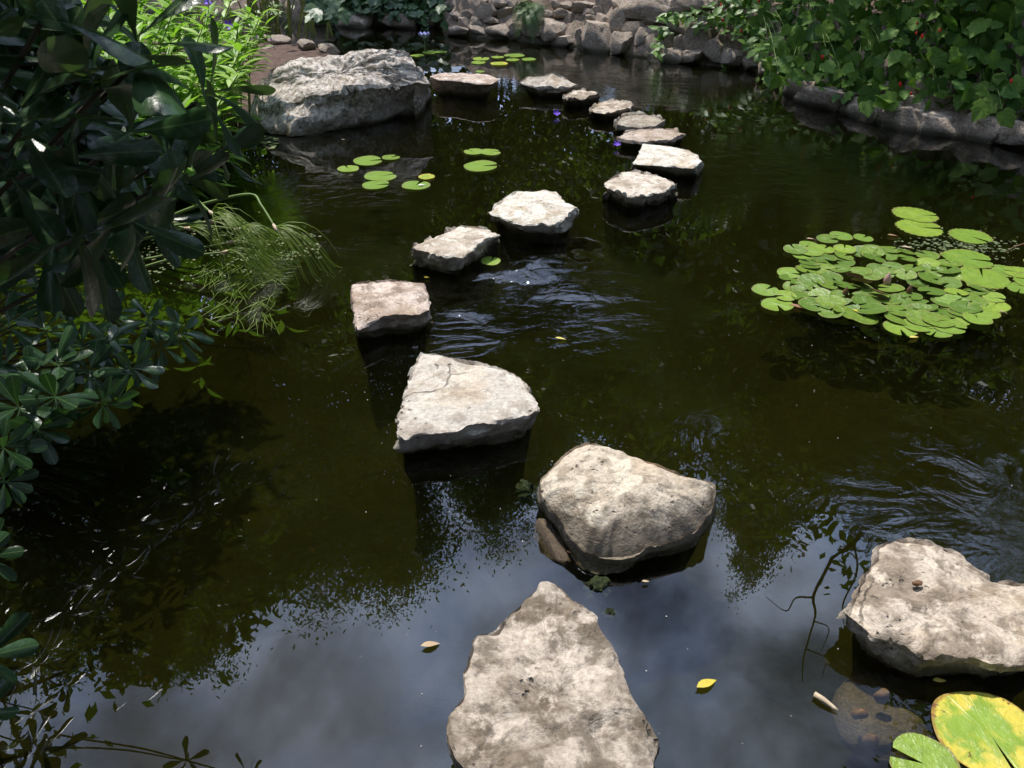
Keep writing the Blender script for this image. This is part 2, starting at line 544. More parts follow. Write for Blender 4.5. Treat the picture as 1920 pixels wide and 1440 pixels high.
for hp, hr, ha in ((P(1012, 486), 0.44, 0.17), (P(890, 560), 0.25, 0.05), (P(1090, 545), 0.3, 0.04), (P(1830, 830), 0.4, 0.02)):
    hd = t.vmath('DISTANCE', wp, (float(hp[0]), float(hp[1]), 0.0))
    hh = t.math('ADD', hh, t.maprange(hd, 0.0, hr, ha, 0.0))
nb = t.bump(hh, 1.0, 1.0)
fr = t.n('ShaderNodeFresnel', i_IOR=1.68)
t.l(nb, fr.inputs['Normal'])
gl = t.n('ShaderNodeBsdfGlossy', i_Roughness=0.0)
gl.inputs['Color'].default_value = (0.96, 0.98, 1.0, 1)
t.l(nb, gl.inputs['Normal'])
tp = t.n('ShaderNodeBsdfTransparent')
tp.inputs['Color'].default_value = (0.86, 0.86, 0.74, 1)
mx = t.n('ShaderNodeMixShader')
t.l(fr.outputs[0], mx.inputs[0]); t.l(tp.outputs[0], mx.inputs[1]); t.l(gl.outputs[0], mx.inputs[2])
t.l(mx.outputs[0], out.inputs['Surface'])
va = t.n('ShaderNodeVolumeAbsorption', i_Density=3.5)
va.inputs['Color'].default_value = (0.43, 0.45, 0.10, 1)
vs = t.n('ShaderNodeVolumeScatter', i_Density=0.21)
vs.inputs['Color'].default_value = (0.30, 0.29, 0.10, 1)
ad = t.n('ShaderNodeAddShader')
t.l(va.outputs[0], ad.inputs[0]); t.l(vs.outputs[0], ad.inputs[1])
t.l(ad.outputs[0], out.inputs['Volume'])
M['water'] = m

# pond bed silt
m, t, out = newmat('pond_bed_silt')
c = coords(t, False)
n1 = t.noise(c, 1.3, 6, 0.6, 0.4)
n2 = t.noise(c, 9, 6, 0.65, 0.4)
n3 = t.noise(c, 26, 3, 0.5, 1.0)
col = t.mix(t.maprange(n1, 0.35, 0.65), (0.032, 0.031, 0.012), (0.054, 0.05, 0.019))
col = t.mix(t.maprange(n2, 0.45, 0.65, 0, 0.8), col, (0.03, 0.028, 0.012))
col = t.mix(t.maprange(n3, 0.66, 0.72, 0, 0.8), col, (0.12, 0.06, 0.028))
p = t.n('ShaderNodeBsdfPrincipled', i_Roughness=0.95)
t.l(col, p.inputs['Base Color'])
t.l(t.bump(n2, 0.8, 0.05), p.inputs['Normal'])
t.l(p.outputs[0], out.inputs['Surface'])
M['bed'] = m

# ground: soil with patches of low green
m, t, out = newmat('ground_soil')
c = coords(t, False)
n1 = t.noise(c, 0.9, 6, 0.6, 0.4)
n2 = t.noise(c, 14, 6, 0.65, 0.4)
n3 = t.noise(c, 45, 4, 0.6, 0.4)
col = t.mix(t.maprange(n2, 0.35, 0.65), (0.075, 0.045, 0.032), (0.14, 0.086, 0.062))
col = t.mix(t.maprange(n3, 0.5, 0.7, 0, 0.7), col, (0.07, 0.045, 0.03))
gy = t.n('ShaderNodeSeparateXYZ'); t.l(c, gy.inputs[0])
far = t.maprange(t.vmath('DISTANCE', c, (0.0, 6.0, 0.0)), 9.0, 16.0)
col = t.mix(t.math('MULTIPLY', far, t.maprange(n1, 0.4, 0.6)), col, (0.05, 0.08, 0.025))
p = t.n('ShaderNodeBsdfPrincipled', i_Roughness=0.95)
t.l(col, p.inputs['Base Color'])
t.l(t.bump(t.math('ADD', n2, t.math('MULTIPLY', n3, 0.5)), 0.8, 0.05), p.inputs['Normal'])
t.l(p.outputs[0], out.inputs['Surface'])
M['ground'] = m

# ------------------------------------------------------------------ the pond, its bed and the ground
POND = np.array([(1.5, 0.15), (-1.2, 0.15), (-2.45, 0.9), (-2.75, 2.4), (-3.1, 3.6), (-3.3, 4.6), (-2.75, 5.5), (-2.8, 6.3), (-2.5, 7.1),
                 (-1.6, 7.7), (-1.55, 8.7), (-1.72, 9.8), (-1.95, 10.75), (-2.6, 11.2), (-3.4, 11.5), (-5, 12.0), (-8, 12.4),
                 (-8, 14.6), (-4.3, 13.75), (-2.93, 13.05), (-1.9, 12.85), (-1.02, 12.75), (-0.98, 12.16), (0, 11.75), (0.97, 11.1), (1.77, 10.42),
                 (2.75, 9.86), (2.84, 9.05), (3.05, 8.24), (3.63, 7.45), (4.38, 6.83), (5.6, 6.0), (7.0, 4.2), (7.2, 1.5), (5, 0.3)], float)


def sdist(x, y):
    """signed distance to the pond outline, positive on land"""
    x = np.asarray(x, float); y = np.asarray(y, float)
    A = POND; B = np.roll(POND, -1, 0)
    best = np.full(x.shape, 1e9)
    inside = np.zeros(x.shape, bool)
    for (ax, ay), (bx, by) in zip(A, B):
        dx, dy = bx - ax, by - ay
        tt = np.clip(((x - ax) * dx + (y - ay) * dy) / (dx * dx + dy * dy), 0, 1)
        best = np.minimum(best, np.hypot(x - ax - tt * dx, y - ay - tt * dy))
        cond = ((ay > y) != (by > y)) & (x < (bx - ax) * (y - ay) / (by - ay + 1e-12) + ax)
        inside ^= cond
    return np.where(inside, -best, best)


def walled(x, y):
    """1 where the shore is held by the stone wall (far and right side)"""
    return np.clip(np.maximum(sm(2.2, 2.7, x) * sm(4.5, 5.5, y), np.maximum(sm(11.9, 12.3, y), sm(-1.1, -0.8, x) * sm(9.0, 9.6, y))), 0, 1)


def gheight(x, y):
    s = sdist(x, y)
    k = walled(x, y)
    left = -0.9 + sm(-0.45, 0.4, s) * (0.9 + 0.10) + 0.05 * sm(0.4, 2.5, s)
    wall = -0.9 + sm(0.55, 1.05, s) * (0.9 + 0.62) + 0.5 * sm(1.0, 4.0, s) + 1.2 * sm(3, 12, s)
    return left * (1 - k) + wall * k


gx = np.concatenate([[-300, -150, -80, -40, -25, -16], np.arange(-11, 11.01, 0.2), [16, 25, 40, 80, 150, 300]])
gy = np.concatenate([[-300, -150, -80, -40, -20, -10], np.arange(-4, 18.01, 0.2), [22, 28, 40, 80, 150, 300]])
X, Y = np.meshgrid(gx, gy)
Z = gheight(X, Y)
V = []
for i in range(X.shape[0]):
    for j in range(X.shape[1]):
        n_ = 0.05 * noise.fractal(Vector((X[i, j] * 0.9, Y[i, j] * 0.9, 0)), 0.9, 2, 4)
        V.append((X[i, j], Y[i, j], Z[i, j] + n_))
nx = X.shape[1]
F = [(i * nx + j, i * nx + j + 1, (i + 1) * nx + j + 1, (i + 1) * nx + j) for i in range(X.shape[0] - 1) for j in range(nx - 1)]
tag(obj('ground', mesh('ground', V, F, M['ground'])), kind='structure')

bx = np.arange(-8.5, 8.01, 0.25); by = np.arange(-0.2, 15.01, 0.25)
V = [(x, y, -0.36 + 0.07 * noise.fractal(Vector((x * 0.8, y * 0.8, 3)), 0.9, 2, 4) - 0.05 * max(0, y - 4) * 0.3) for y in by for x in bx]
nx = len(bx)
F = [(i * nx + j, i * nx + j + 1, (i + 1) * nx + j + 1, (i + 1) * nx + j) for i in range(len(by) - 1) for j in range(nx - 1)]
tag(obj('pond_bed', mesh('pond_bed', V, F, M['bed'])), kind='structure')

x0, x1, y0, y1, z0 = -8.6, 8.2, -0.3, 15.2, -1.6
V = [(x0, y0, 0), (x1, y0, 0), (x1, y1, 0), (x0, y1, 0), (x0, y0, z0), (x1, y0, z0), (x1, y1, z0), (x0, y1, z0)]
F = [(0, 1, 2, 3), (7, 6, 5, 4), (0, 4, 5, 1), (1, 5, 6, 2), (2, 6, 7, 3), (3, 7, 4, 0)]
tag(obj('water', mesh('water', V, F, M['water'], smooth=False)), kind='structure')


# ------------------------------------------------------------------ stepping stones
def stone(name, label, cat, top, base, h, mat, seed, zb=0.02, under=0.10, K=150, ns=1.0, pw=1.0, hc=None, rnd_edge=0.012, dome=0.01,
          amp_top=0.010, amp_side=0.02, depth=0.55, group=None, bulge=0.0, jag=0.012):
    T = [P(a[0], a[1], a[2] if len(a) > 2 else h) for a in top]
    cen = np.mean(T, 0)
    B = []
    for a, b in zip(T, base):
        if b is None:
            d = a[:2] - cen[:2]
            q = cen[:2] + d * 0.97
            B.append(np.array([q[0], q[1], zb]))
        else:
            B.append(P(b[0], b[1], zb))
    T = np.array(T); B = np.array(B)

    def resamp(A, L):
        # by the perimeter of T, so rings stay matched
        n = len(A)
        out_ = []
        for s in np.linspace(0, L[-1], K, endpoint=False):
            i = int(np.searchsorted(L, s, 'right') - 1)
            f = (s - L[i]) / max(1e-9, L[i + 1] - L[i])
            out_.append(A[i % n] * (1 - f) + A[(i + 1) % n] * f)
        A = np.array(out_)
        for _ in range(2):
            A = 0.25 * np.roll(A, 1, 0) + 0.5 * A + 0.25 * np.roll(A, -1, 0)
        return A

    seg = np.linalg.norm(np.roll(T, -1, 0) - T, axis=1)
    L = np.concatenate([[0], np.cumsum(seg)])
    Tr, Br = resamp(T, L), resamp(B, L)
    so = Vector((seed * 7.3, seed * 3.1, seed * 5.7))
    # uneven outline
    for k in range(K):
        o_ = np.append(Tr[k, :2] - cen[:2], 0)
        o_ /= np.linalg.norm(o_)
        j = noise.fractal(Vector(Tr[k]) * 9 + so, 0.8, 2.2, 4) * jag
        Tr[k] += o_ * j
        Br[k] += o_ * (j + noise.fractal(Vector(Br[k]) * 7 + so, 0.8, 2.2, 3) * jag)
    hc = (float(np.mean(Tr[:, 2])) + dome) if hc is None else hc
    ctr = np.array([np.mean(Tr[:, 0]), np.mean(Tr[:, 1]), hc])
    rings, kinds = [], []
    size = float(np.mean(np.linalg.norm((Tr - ctr)[:, :2], axis=1)))
    e = rnd_edge / size
    NT_ = 16
    svals = [0.03 + (1 - 2 * e - 0.03) * i / (NT_ - 1) for i in range(NT_)]
    for s in svals:
        ring = ctr * (1 - s) + Tr * s
        ring[:, 2] = hc + (Tr[:, 2] - hc) * s ** pw
        rings.append(ring); kinds.append('t')
    s = 1 - e * 0.7
    ring = ctr * (1 - s) + Tr * s; ring[:, 2] = hc + (Tr[:, 2] - hc) * s ** pw - rnd_edge * 0.25
    rings.append(ring); kinds.append('t')
    NS = 12
    for i in range(NS + 1):
        v = i / NS
        ring = Tr * (1 - v) + Br * v
        ring[:, 2] = Tr[:, 2] * (1 - v) + Br[:, 2] * v
        if i == 0: ring[:, 2] -= rnd_edge * 0.9
        if bulge:
            o_ = ring - ctr; o_[:, 2] = 0
            o_ /= np.linalg.norm(o_, axis=1)[:, None] + 1e-9
            ring = ring + o_ * bulge * math.sin(math.pi * v)
        rings.append(ring); kinds.append('s')
    cb = np.mean(Br, 0)
    for zz, sc in ((zb - 0.015, 1 - under * 0.5), (-0.02, 1 - under), (-0.10, 1 - under * 1.4), (-0.25, 0.86 - under), (-depth, 0.85 - under)):
        ring = cb + (Br - cb) * sc
        ring[:, 2] = zz
        rings.append(ring); kinds.append('u')
    V = [ctr] + [p for r_ in rings for p in r_]
    F = [(0, 1 + k, 1 + (k + 1) % K) for k in range(K)]
    for i in range(len(rings) - 1):
        a0, b0 = 1 + i * K, 1 + (i + 1) * K
        for k in range(K):
            k2 = (k + 1) % K
            F.append((a0 + k, b0 + k, b0 + k2, a0 + k2))
    org = np.array([cen[0], cen[1], 0.0])
    me = bpy.data.meshes.new(name)
    me.from_pydata([tuple(np.asarray(p) - org) for p in V], [], F)
    me.update()
    # displacement along the normals
    bm = bmesh.new(); bm.from_mesh(me)
    bmesh.ops.recalc_face_normals(bm, faces=bm.faces)
    bm.normal_update()
    bm.verts.ensure_lookup_table()
    nt_ = kinds.count('t')
    wts = [1.0 if i < nt_ - 3 else max(0.0, 1 - (i - nt_ + 4) / 6) for i in range(len(rings))]
    kk = [1.0] + [wts[i] for i in range(len(rings)) for _ in range(K)]
    newco = []
    for v, kd in zip(bm.verts, kk):
        q = v.co + so
        st = q.copy(); st.z *= 3.2
        wt_ = kd
        dt = ds = 0.0
        if wt_ > 0:
            dt = amp_top * (noise.fractal(q * 6 * ns, 0.9, 2.1, 5) + 0.5 * noise.fractal(q * 22 * ns, 0.8, 2.1, 4))
            pit = noise.noise(q * 15)
            if pit > 0.25: dt -= (pit - 0.25) * amp_top * 1.6
        if wt_ < 1:
            ds = amp_side * (noise.fractal(st * 6 * ns, 0.8, 2.1, 4) + 0.7 * noise.ridged_multi_fractal(q * 11 * ns, 0.9, 2.1, 3, 0.8, 1.6) - 0.9)
        newco.append(v.co + v.normal * (dt * wt_ + ds * (1 - wt_)))
    for v, c_ in zip(bm.verts, newco):
        v.co = c_
    bm.to_mesh(me); bm.free()
    me.materials.append(mat)
    me.polygons.foreach_set('use_smooth', [True] * len(me.polygons))
    me.set_sharp_from_angle(angle=R(42))
    o = obj(name, me, None, org)
    return tag(o, label, cat, group)


N = None
G = 'stepping stones across the pond'
stone('stepping_stone', 'large mottled tan stepping stone nearest the camera, cut off by the bottom of the photo', 'stone',
      [(1013, 1086), (1040, 1090), (1078, 1120), (1116, 1141), (1129, 1179), (1151, 1212), (1170, 1263), (1194, 1323), (1224, 1363), (1232, 1388), (1224, 1420), (1222, 1480), (1180, 1540), (1050, 1565), (920, 1530), (872, 1445), (853, 1417), (833, 1377), (837, 1344), (864, 1293), (867, 1228), (880, 1201), (896, 1186), (921, 1182), (942, 1160), (970, 1130), (1005, 1101)],
      [N, N, N, N, N, N, N, N, N, (1237, 1440), (1230, 1490), (1222, 1560), (1180, 1610), (1050, 1630), (920, 1600), (862, 1510), (846, 1480), (834, 1420), N, N, N, N, N, N, N, N, N], 0.15,
      M['rock_brown'], 1, K=300, amp_top=0.024, ns=.8, under=0.12, group=G, jag=0.010)
stone('stepping_stone', 'wide rough stepping stone at the right edge with a small brown pebble on top', 'stone',
      [(1644, 1023), (1683, 1008), (1738, 1016), (1793, 1034), (1825, 1060), (1861, 1083), (1920, 1094), (1970, 1108), (2005, 1160), (1990, 1225), (1920, 1252), (1838, 1243), (1783, 1234), (1728, 1228), (1692, 1204), (1637, 1195), (1591, 1170), (1573, 1154), (1595, 1128), (1605, 1110), (1637, 1060)],
      [N, N, N, N, N, N, N, N, (2005, 1195), (1985, 1250), (1920, 1268), (1848, 1277), (1783, 1273), (1724, 1273), (1678, 1250), (1637, 1232), (1595, 1204), (1579, 1177), N, N, N], 0.11,
      M['rock_tan'], 2, K=260, amp_top=0.018, under=0.06, zb=.008, group=G)
stone('stepping_stone', 'big rounded stepping stone with white top and brown flanks, second from the camera', 'stone',
      [(1079, 828, .19), (1100, 823, .2), (1125, 828), (1196, 852), (1267, 879), (1337, 902, .19), (1344, 918, .17), (1336, 958, .13), (1300, 998, .09), (1260, 1014, .08), (1215, 1026, .08), (1170, 1042, .07), (1125, 1040, .07), (1090, 1028, .08), (1066, 1000, .09), (1041, 962, .12), (1020, 928, .15), (1014, 900, .17), (1047, 860, .18)],
      [N, N, N, N, N, (1347, 940), (1345, 975), (1334, 1003), (1288, 1035), (1231, 1046), (1196, 1060), (1160, 1076), (1125, 1074), (1090, 1062), (1067, 1040), (1038, 1000), (1010, 950), (1005, 925), N], 0.21,
      M['rock_flank'], 3, K=240, amp_top=0.016, amp_side=0.010, rnd_edge=0.028, under=0.10, zb=0.005, bulge=0.0, pw=2.6, hc=.215, group=G)
stone('stepping_stone', 'flat pale trapezoid stepping stone with a chipped dark front edge, third from the camera', 'stone',
      [(789, 661), (817, 662), (870, 675), (912, 682), (948, 691), (976, 707), (994, 725), (1008, 757), (1013, 773), (994, 776), (955, 782), (912, 796), (866, 805), (835, 814), (796, 815), (760, 821), (742, 810), (742, 782), (757, 736), (767, 697)],
      [N, N, N, N, N, N, N, (1012, 785), (1005, 808), (985, 820), (948, 829), (898, 838), (860, 843), (835, 845), (790, 849), (755, 852), (741, 846), (746, 815), N, N], 0.125,
      M['rock_smooth'], 4, K=240, amp_top=0.010, under=0.04, zb=0.004, group=G)
stone('stepping_stone', 'squarish block-like stepping stone farthest left in the row, with a grey front face', 'stone',
      [(658, 530), (681, 527), (735, 524), (795, 527), (800, 546), (807, 581), (790, 590), (752, 595), (714, 597), (689, 607), (670, 617), (665, 603), (658, 551)],
      [N, N, N, N, N, (806, 607), (787, 622), (752, 627), (714, 632), (689, 635), (668, 632), (664, 622), N], 0.12,
      M['rock_rosy'], 5, K=170, amp_top=0.010, under=0.04, zb=0.004, group=G)
stone('stepping_stone', 'kite-shaped stepping stone with rough grey front, next to a single small lily pad', 'stone',
      [(772, 459), (800, 448), (833, 433), (865, 421), (914, 428), (940, 439), (922, 446), (882, 470), (868, 483), (830, 479), (790, 471), (773, 467)],
      [N, N, N, N, N, (938, 450), (920, 470), (892, 497), (865, 518), (830, 513), (790, 504), (771, 496)], 0.13,
      M['rock_white'], 6, K=170, amp_top=0.010, amp_side=.028, under=0.05, zb=0.004, group=G)
stone('stepping_stone', 'bright peaked stepping stone with a dark undercut front, in the middle of the row', 'stone',
      [(914, 397), (925, 386), (955, 364), (971, 357), (1001, 358), (1022, 354), (1044, 362), (1060, 378), (1087, 389), (1060, 404), (1040, 423), (1006, 420), (974, 421), (939, 410)],
      [(922, 405), N, N, N, N, N, N, N, (1088, 402), (1071, 429), (1044, 440), (1006, 439), (966, 432), (938, 422)], 0.14,
      M['rock_bright'], 7, K=170, amp_top=0.010, under=0.16, zb=0.04, dome=0.02, group=G)
stone('stepping_stone', 'stepping stone with a pitted mossy front face, just right of the middle of the row', 'stone',
      [(1132, 344), (1144, 333), (1167, 321), (1192, 318), (1233, 328), (1264, 339), (1271, 349), (1247, 358), (1200, 369), (1178, 369), (1144, 355)],
      [N, N, N, N, N, N, (1269, 364), (1244, 381), (1206, 389), (1172, 387), (1136, 372)], 0.13,
      M['rock_white'], 8, K=150, amp_side=0.03, under=0.06, zb=.004, group=G)
stone('stepping_stone', 'smooth pale stepping stone with a sloped front, farthest right in the row', 'stone',
      [(1206, 268), (1261, 274), (1294, 281), (1319, 300), (1300, 314), (1261, 312), (1219, 308), (1185, 307), (1192, 294), (1200, 278)],
      [N, N, N, (1321, 311), (1308, 332), (1261, 331), (1219, 321), (1183, 315), N, N], 0.13,
      M['rock_bright'], 9, K=150, amp_top=0.008, amp_side=0.012, under=0.05, zb=.004, group=G)
stone('stepping_stone', 'thin wide brownish stepping stone beside a floating purple flower', 'stone',
      [(1156, 258), (1178, 244), (1219, 240), (1269, 242), (1286, 251), (1261, 262), (1206, 267), (1172, 264)],
      [N, N, N, N, (1285, 258), (1261, 271), (1206, 275), (1172, 271)], 0.07,
      M['rock_rosy'], 10, K=120, group=G)
stone('stepping_stone', 'low rounded pale stepping stone just behind the thin wide brownish one', 'stone',
      [(1150, 228), (1167, 215), (1200, 211), (1239, 218), (1246, 228), (1230, 236), (1192, 239), (1158, 236)],
      [N, N, N, N, (1245, 235), (1230, 243), (1192, 246), (1158, 242)], 0.07,
      M['rock_grey'], 11, K=110, rnd_edge=0.03, group=G)
stone('stepping_stone', 'small tan stepping stone with a notched right end, behind the low rounded one', 'stone',
      [(1105, 204), (1122, 192), (1150, 187), (1186, 192), (1190, 201), (1172, 207), (1144, 212), (1117, 210)],
      [N, N, N, N, (1189, 208), (1167, 218), (1139, 222), (1111, 215)], 0.09,
      M['rock_tan'], 12, K=110, amp_side=0.025, group=G)
stone('stepping_stone', 'smallest stepping stone, a rough lump just right of the peaked far slab', 'stone',
      [(1056, 180), (1078, 169), (1097, 167), (1126, 174), (1122, 180), (1094, 185), (1067, 185)],
      [N, N, N, (1126, 182), (1120, 189), (1094, 196), (1067, 194)], 0.10,
      M['rock_tan'], 13, K=100, amp_side=0.03, group=G)
stone('stepping_stone', 'peaked far slab propped above the water, left of the smallest stepping stone', 'stone',
      [(974, 153, .14), (989, 144, .15), (1017, 143, .16), (1036, 136, .19), (1056, 144, .15), (1085, 158, .12), (1067, 164, .11), (1039, 162, .12), (1011, 164, .11), (983, 158, .12)],
      [N, N, N, N, N, (1080, 167), (1062, 173), (1035, 174), (1009, 173), (984, 166)], 0.14,
      M['rock_grey'], 14, K=110, zb=0.06, under=0.35, amp_side=0.015, group=G)
stone('stepping_stone', 'long flat slab with a straight front edge, touching the big grey boulder', 'stone',
      [(804, 142), (822, 136), (867, 136), (919, 139), (940, 147), (922, 156), (894, 157), (853, 150), (819, 149)],
      [N, N, N, N, (933, 163), (908, 174), (881, 172), (839, 167), (814, 168)], 0.19,
      M['rock_rosy'], 15, K=120, zb=0.06, under=0.22, amp_side=0.012, jag=0.008, group=G)
stone('boulder', 'huge grey lichen-covered boulder on the left bank, larger than every other stone', 'boulder',
      [(482, 165, .28), (513, 122, .46), (541, 108, .5), (594, 103, .52), (639, 96, .56), (661, 89, .6), (714, 86, .62), (753, 83, .64), (764, 86, .63), (769, 97, .58), (780, 114, .52), (798, 128, .46), (806, 150, .37),
       (777, 151, .37), (750, 158, .35), (694, 153, .40), (658, 157, .40), (616, 164, .38), (580, 172, .34), (540, 182, .28), (505, 188, .24)],
      [(455, 236), N, N, N, N, N, N, N, N, N, N, (808, 175), (805, 192), (777, 211), (728, 225), (686, 233), (640, 242), (595, 250), (545, 257), (510, 250), (480, 246)], 0.45,
      M['rock_boulder'], 16, K=240, zb=0.01, under=0.02, amp_top=0.045, amp_side=0.03, rnd_edge=0.05, ns=0.55, jag=0.025, depth=0.7)


# ------------------------------------------------------------------ loose rocks, submerged rocks
def lump_mesh(name, seed, mat, cuts=9, sub=3, rough=0.06):
    rg = random.Random(seed)
    bm = bmesh.new()
    bmesh.ops.create_icosphere(bm, subdivisions=sub, radius=1.0)
    pl = []
    for _ in range(cuts):
        d = Vector((rg.gauss(0, 1), rg.gauss(0, 1), rg.gauss(0, 1))).normalized()
        pl.append((d, rg.uniform(0.55, 0.85)))
    so = Vector((seed * 3.7, seed * 1.9, seed))
    for v in bm.verts:
        co = v.co.copy()
        for d, h in pl:
            k = co.dot(d)
            if k > h: co -= d * (k - h) * 0.93
        co += co.normalized() * rough * (noise.fractal(co * 2.2 + so, 0.9, 2.1, 4))
        v.co = co
    me = bpy.data.meshes.new(name)
    bm.to_mesh(me); bm.free()
    me.materials.append(mat)
    me.polygons.foreach_set('use_smooth', [True] * len(me.polygons))
    me.set_sharp_from_angle(angle=R(38))
    return me


def lump(name, label, cat, pos_, size, mat, seed, rot=(0, 0, 0), group=None, sub=4, rough=.06):
    o = obj(name, lump_mesh(name, seed, mat, sub=sub, rough=rough), None, pos_)
    o.scale = size; o.rotation_euler = rot
    return tag(o, label, cat, group)


lump('submerged_rock', 'flat brown submerged rock left of the yellowing lily pad', 'rock', P(1655, 1345, -0.135), (0.16, 0.14, 0.075), M['rock_under'], 31, (0, 0, .3))
sub_ = bpy.data.objects['submerged_rock']
for px, py in ((1612, 1338), (1652, 1302), (1632, 1388)):
    kq = P(px, py, -0.02) - np.array(sub_.location)
    kb = obj('knob', lump_mesh('knob', px, M['budbrown'], sub=3), sub_)
    kb.matrix_parent_inverse = Matrix.Identity(4)
    kb.matrix_local = Matrix.Diagonal((1 / .16, 1 / .14, 1 / .075, 1)) @ Matrix.Rotation(-.3, 4, 'Z') @ Matrix.Translation(Vector(tuple(kq))) @ Matrix.Diagonal((.024, .019, .022, 1))
lump('submerged_rock', 'pale wet ledge half under water at the left of the big rounded stepping stone', 'rock', P(1030, 1010, -0.015), (0.055, 0.14, 0.055), M['rock_under'], 32, (0, 0, .42))
lump('submerged_rock', 'green mossy rock barely breaking the water between the two stepping stones nearest the camera', 'rock', P(1122, 1107, -0.028), (0.05, 0.05, 0.045), M['rock_wet'], 33, rough=.35)
lump('submerged_rock', 'small mossy rock beside the right shoulder of the nearest stepping stone', 'rock', P(1143, 1152, -0.012), (0.024, 0.02, 0.02), M['rock_wet'], 34, rough=.35)
lump('submerged_rock', 'green algae-covered rock in the water left of the big rounded stepping stone', 'rock', P(988, 925, -0.045), (0.06, 0.05, 0.05), M['rock_wet'], 35, rough=.4)
lump('pebble', 'small dark brown oval pebble lying on the wide right stepping stone', 'pebble', P(1719, 1093, 0.118), (0.018, 0.013, 0.008), M['budbrown'], 36, sub=3)
GB = 'small rocks edging the dirt bank'
for i, (px, py, sz, lb, mk) in enumerate([
        (524, 76, (.16, .13, .09), 'grey rounded rock on the dirt bank under the reeds', 'rock_wall'),
        (487, 73, (.2, .12, .07), 'flat dark grey rock at the left end of the dirt bank edging', 'rock_wall'),
        (503, 84, (.13, .08, .035), 'thin flat grey slab lying in front of the dirt bank rocks', 'rock_wall'),
        (575, 86, (.20, .11, .09), 'yellowish tan rock in the middle of the dirt bank edging', 'rock_tan'),
        (615, 92, (.17, .12, .08), 'tan mossy rock at the right end of the dirt bank edging', 'rock_tan')]):
    lump('rock', lb, 'rock', P(px, py + 8, 0.08) + np.array([0, 0, sz[2] * .5]), sz, M[mk], 40 + i, (0, 0, i * .7), GB)

# ------------------------------------------------------------------ stone retaining wall
def block_mesh(seed, mat):
    """angular broken block, about one unit in half size"""
    rg = random.Random(seed)
    bm = bmesh.new()
    bmesh.ops.create_cube(bm, size=2.0)
    bmesh.ops.subdivide_edges(bm, edges=bm.edges, cuts=6, use_grid_fill=True)
    pl = []
    for _ in range(9):
        d = Vector((rg.gauss(0, 1), rg.gauss(0, 1), rg.gauss(0, 1))).normalized()
        pl.append((d, rg.uniform(0.75, 1.05)))
    so = Vector((seed * 3.7, seed * 1.9, seed))
    sk = rg.uniform(-.25, .25); tpz = rg.uniform(-.25, .25)
    for v in bm.verts:
        co = v.co.copy()
        r_ = max(abs(co.x), abs(co.y), abs(co.z))
        sp_ = co.normalized() * r_ * 1.25
        co = co * .72 + sp_ * .28
        co.x += sk * co.z; co.x *= 1 + tpz * co.z
        for d, h in pl:
            k = co.dot(d)
            if k > h: co -= d * (k - h) * 0.95
        co += co.normalized() * (0.13 * noise.fractal(co * 1.6 + so, 0.9, 2.1, 5) + .03 * noise.noise(co * 6 + so))
        v.co = co
    me = bpy.data.meshes.new('wall_stone')
    bm.to_mesh(me); bm.free()
    me.materials.append(mat)
    me.polygons.foreach_set('use_smooth', [True] * len(me.polygons))
    me.set_sharp_from_angle(angle=R(34))
    return me


def setback(zv):
    return np.interp(zv, [-0.6, 0.0, 0.2, 0.55, 0.9], [-0.06, 0.0, 0.13, 0.42, 0.75])


def wall_hit(px, py, off=0.0):
    """where a sight line meets the wall's sloping face (moved off metres towards the pond)"""
    d = ray(px, py)
    tt = np.arange(5.0, 22.0, 0.02)
    p = EYE[None, :] + d[None, :] * tt[:, None]
    ok = (sdist(p[:, 0], p[:, 1]) >= setback(p[:, 2]) - off) & (p[:, 2] < 1.6)
    i = int(np.argmax(ok)) if ok.any() else len(tt) - 1
    return p[i], tt[i]


wall_path = [(-8, 14.6), (-4.3, 13.75), (-2.93, 13.05), (-1.9, 12.85), (-1.02, 12.75), (-0.98, 12.16), (0, 11.75), (0.97, 11.1), (1.77, 10.42),
             (2.75, 9.86), (2.84, 9.05), (3.05, 8.24), (3.63, 7.45), (4.38, 6.83), (5.6, 6.0), (7.0, 4.2)]


def wall_mesh(path, name, prof):
    pts = []
    for a, b in zip(path[:-1], path[1:]):
        a, b = np.array(a, float), np.array(b, float)
        n_ = max(2, int(np.linalg.norm(b - a) / 0.07))
        pts += [a + (b - a) * k / n_ for k in range(n_)]
    pts.append(np.array(path[-1], float))
    pts = np.array(pts)
    for _ in range(3):
        pts[1:-1] = 0.25 * pts[:-2] + 0.5 * pts[1:-1] + 0.25 * pts[2:]
    V, F = [], []
    tan = np.gradient(pts, axis=0)
    tan /= np.linalg.norm(tan, axis=1)[:, None]
    for _ in range(30):
        tan[1:-1] = 0.25 * tan[:-2] + 0.5 * tan[1:-1] + 0.25 * tan[2:]
    nrm = np.stack([-tan[:, 1], tan[:, 0]], 1)      # land is on the left of the path direction
    nrm /= np.linalg.norm(nrm, axis=1)[:, None]
    m_ = len(prof)
    for p, n_ in zip(pts, nrm):
        for s_, zz in prof:
            q = Vector((p[0] + n_[0] * s_, p[1] + n_[1] * s_, zz))
            d_ = 0.07 * noise.fractal(q * 2.3, 0.9, 2.1, 5)
            V.append((q.x - n_[0] * d_, q.y - n_[1] * d_, q.z + 0.4 * d_))
    for i in range(len(pts) - 1):
        for j in range(m_ - 1):
            F.append((i * m_ + j, (i + 1) * m_ + j, (i + 1) * m_ + j + 1, i * m_ + j + 1))
    return mesh(name, V, F, M['mortar'])


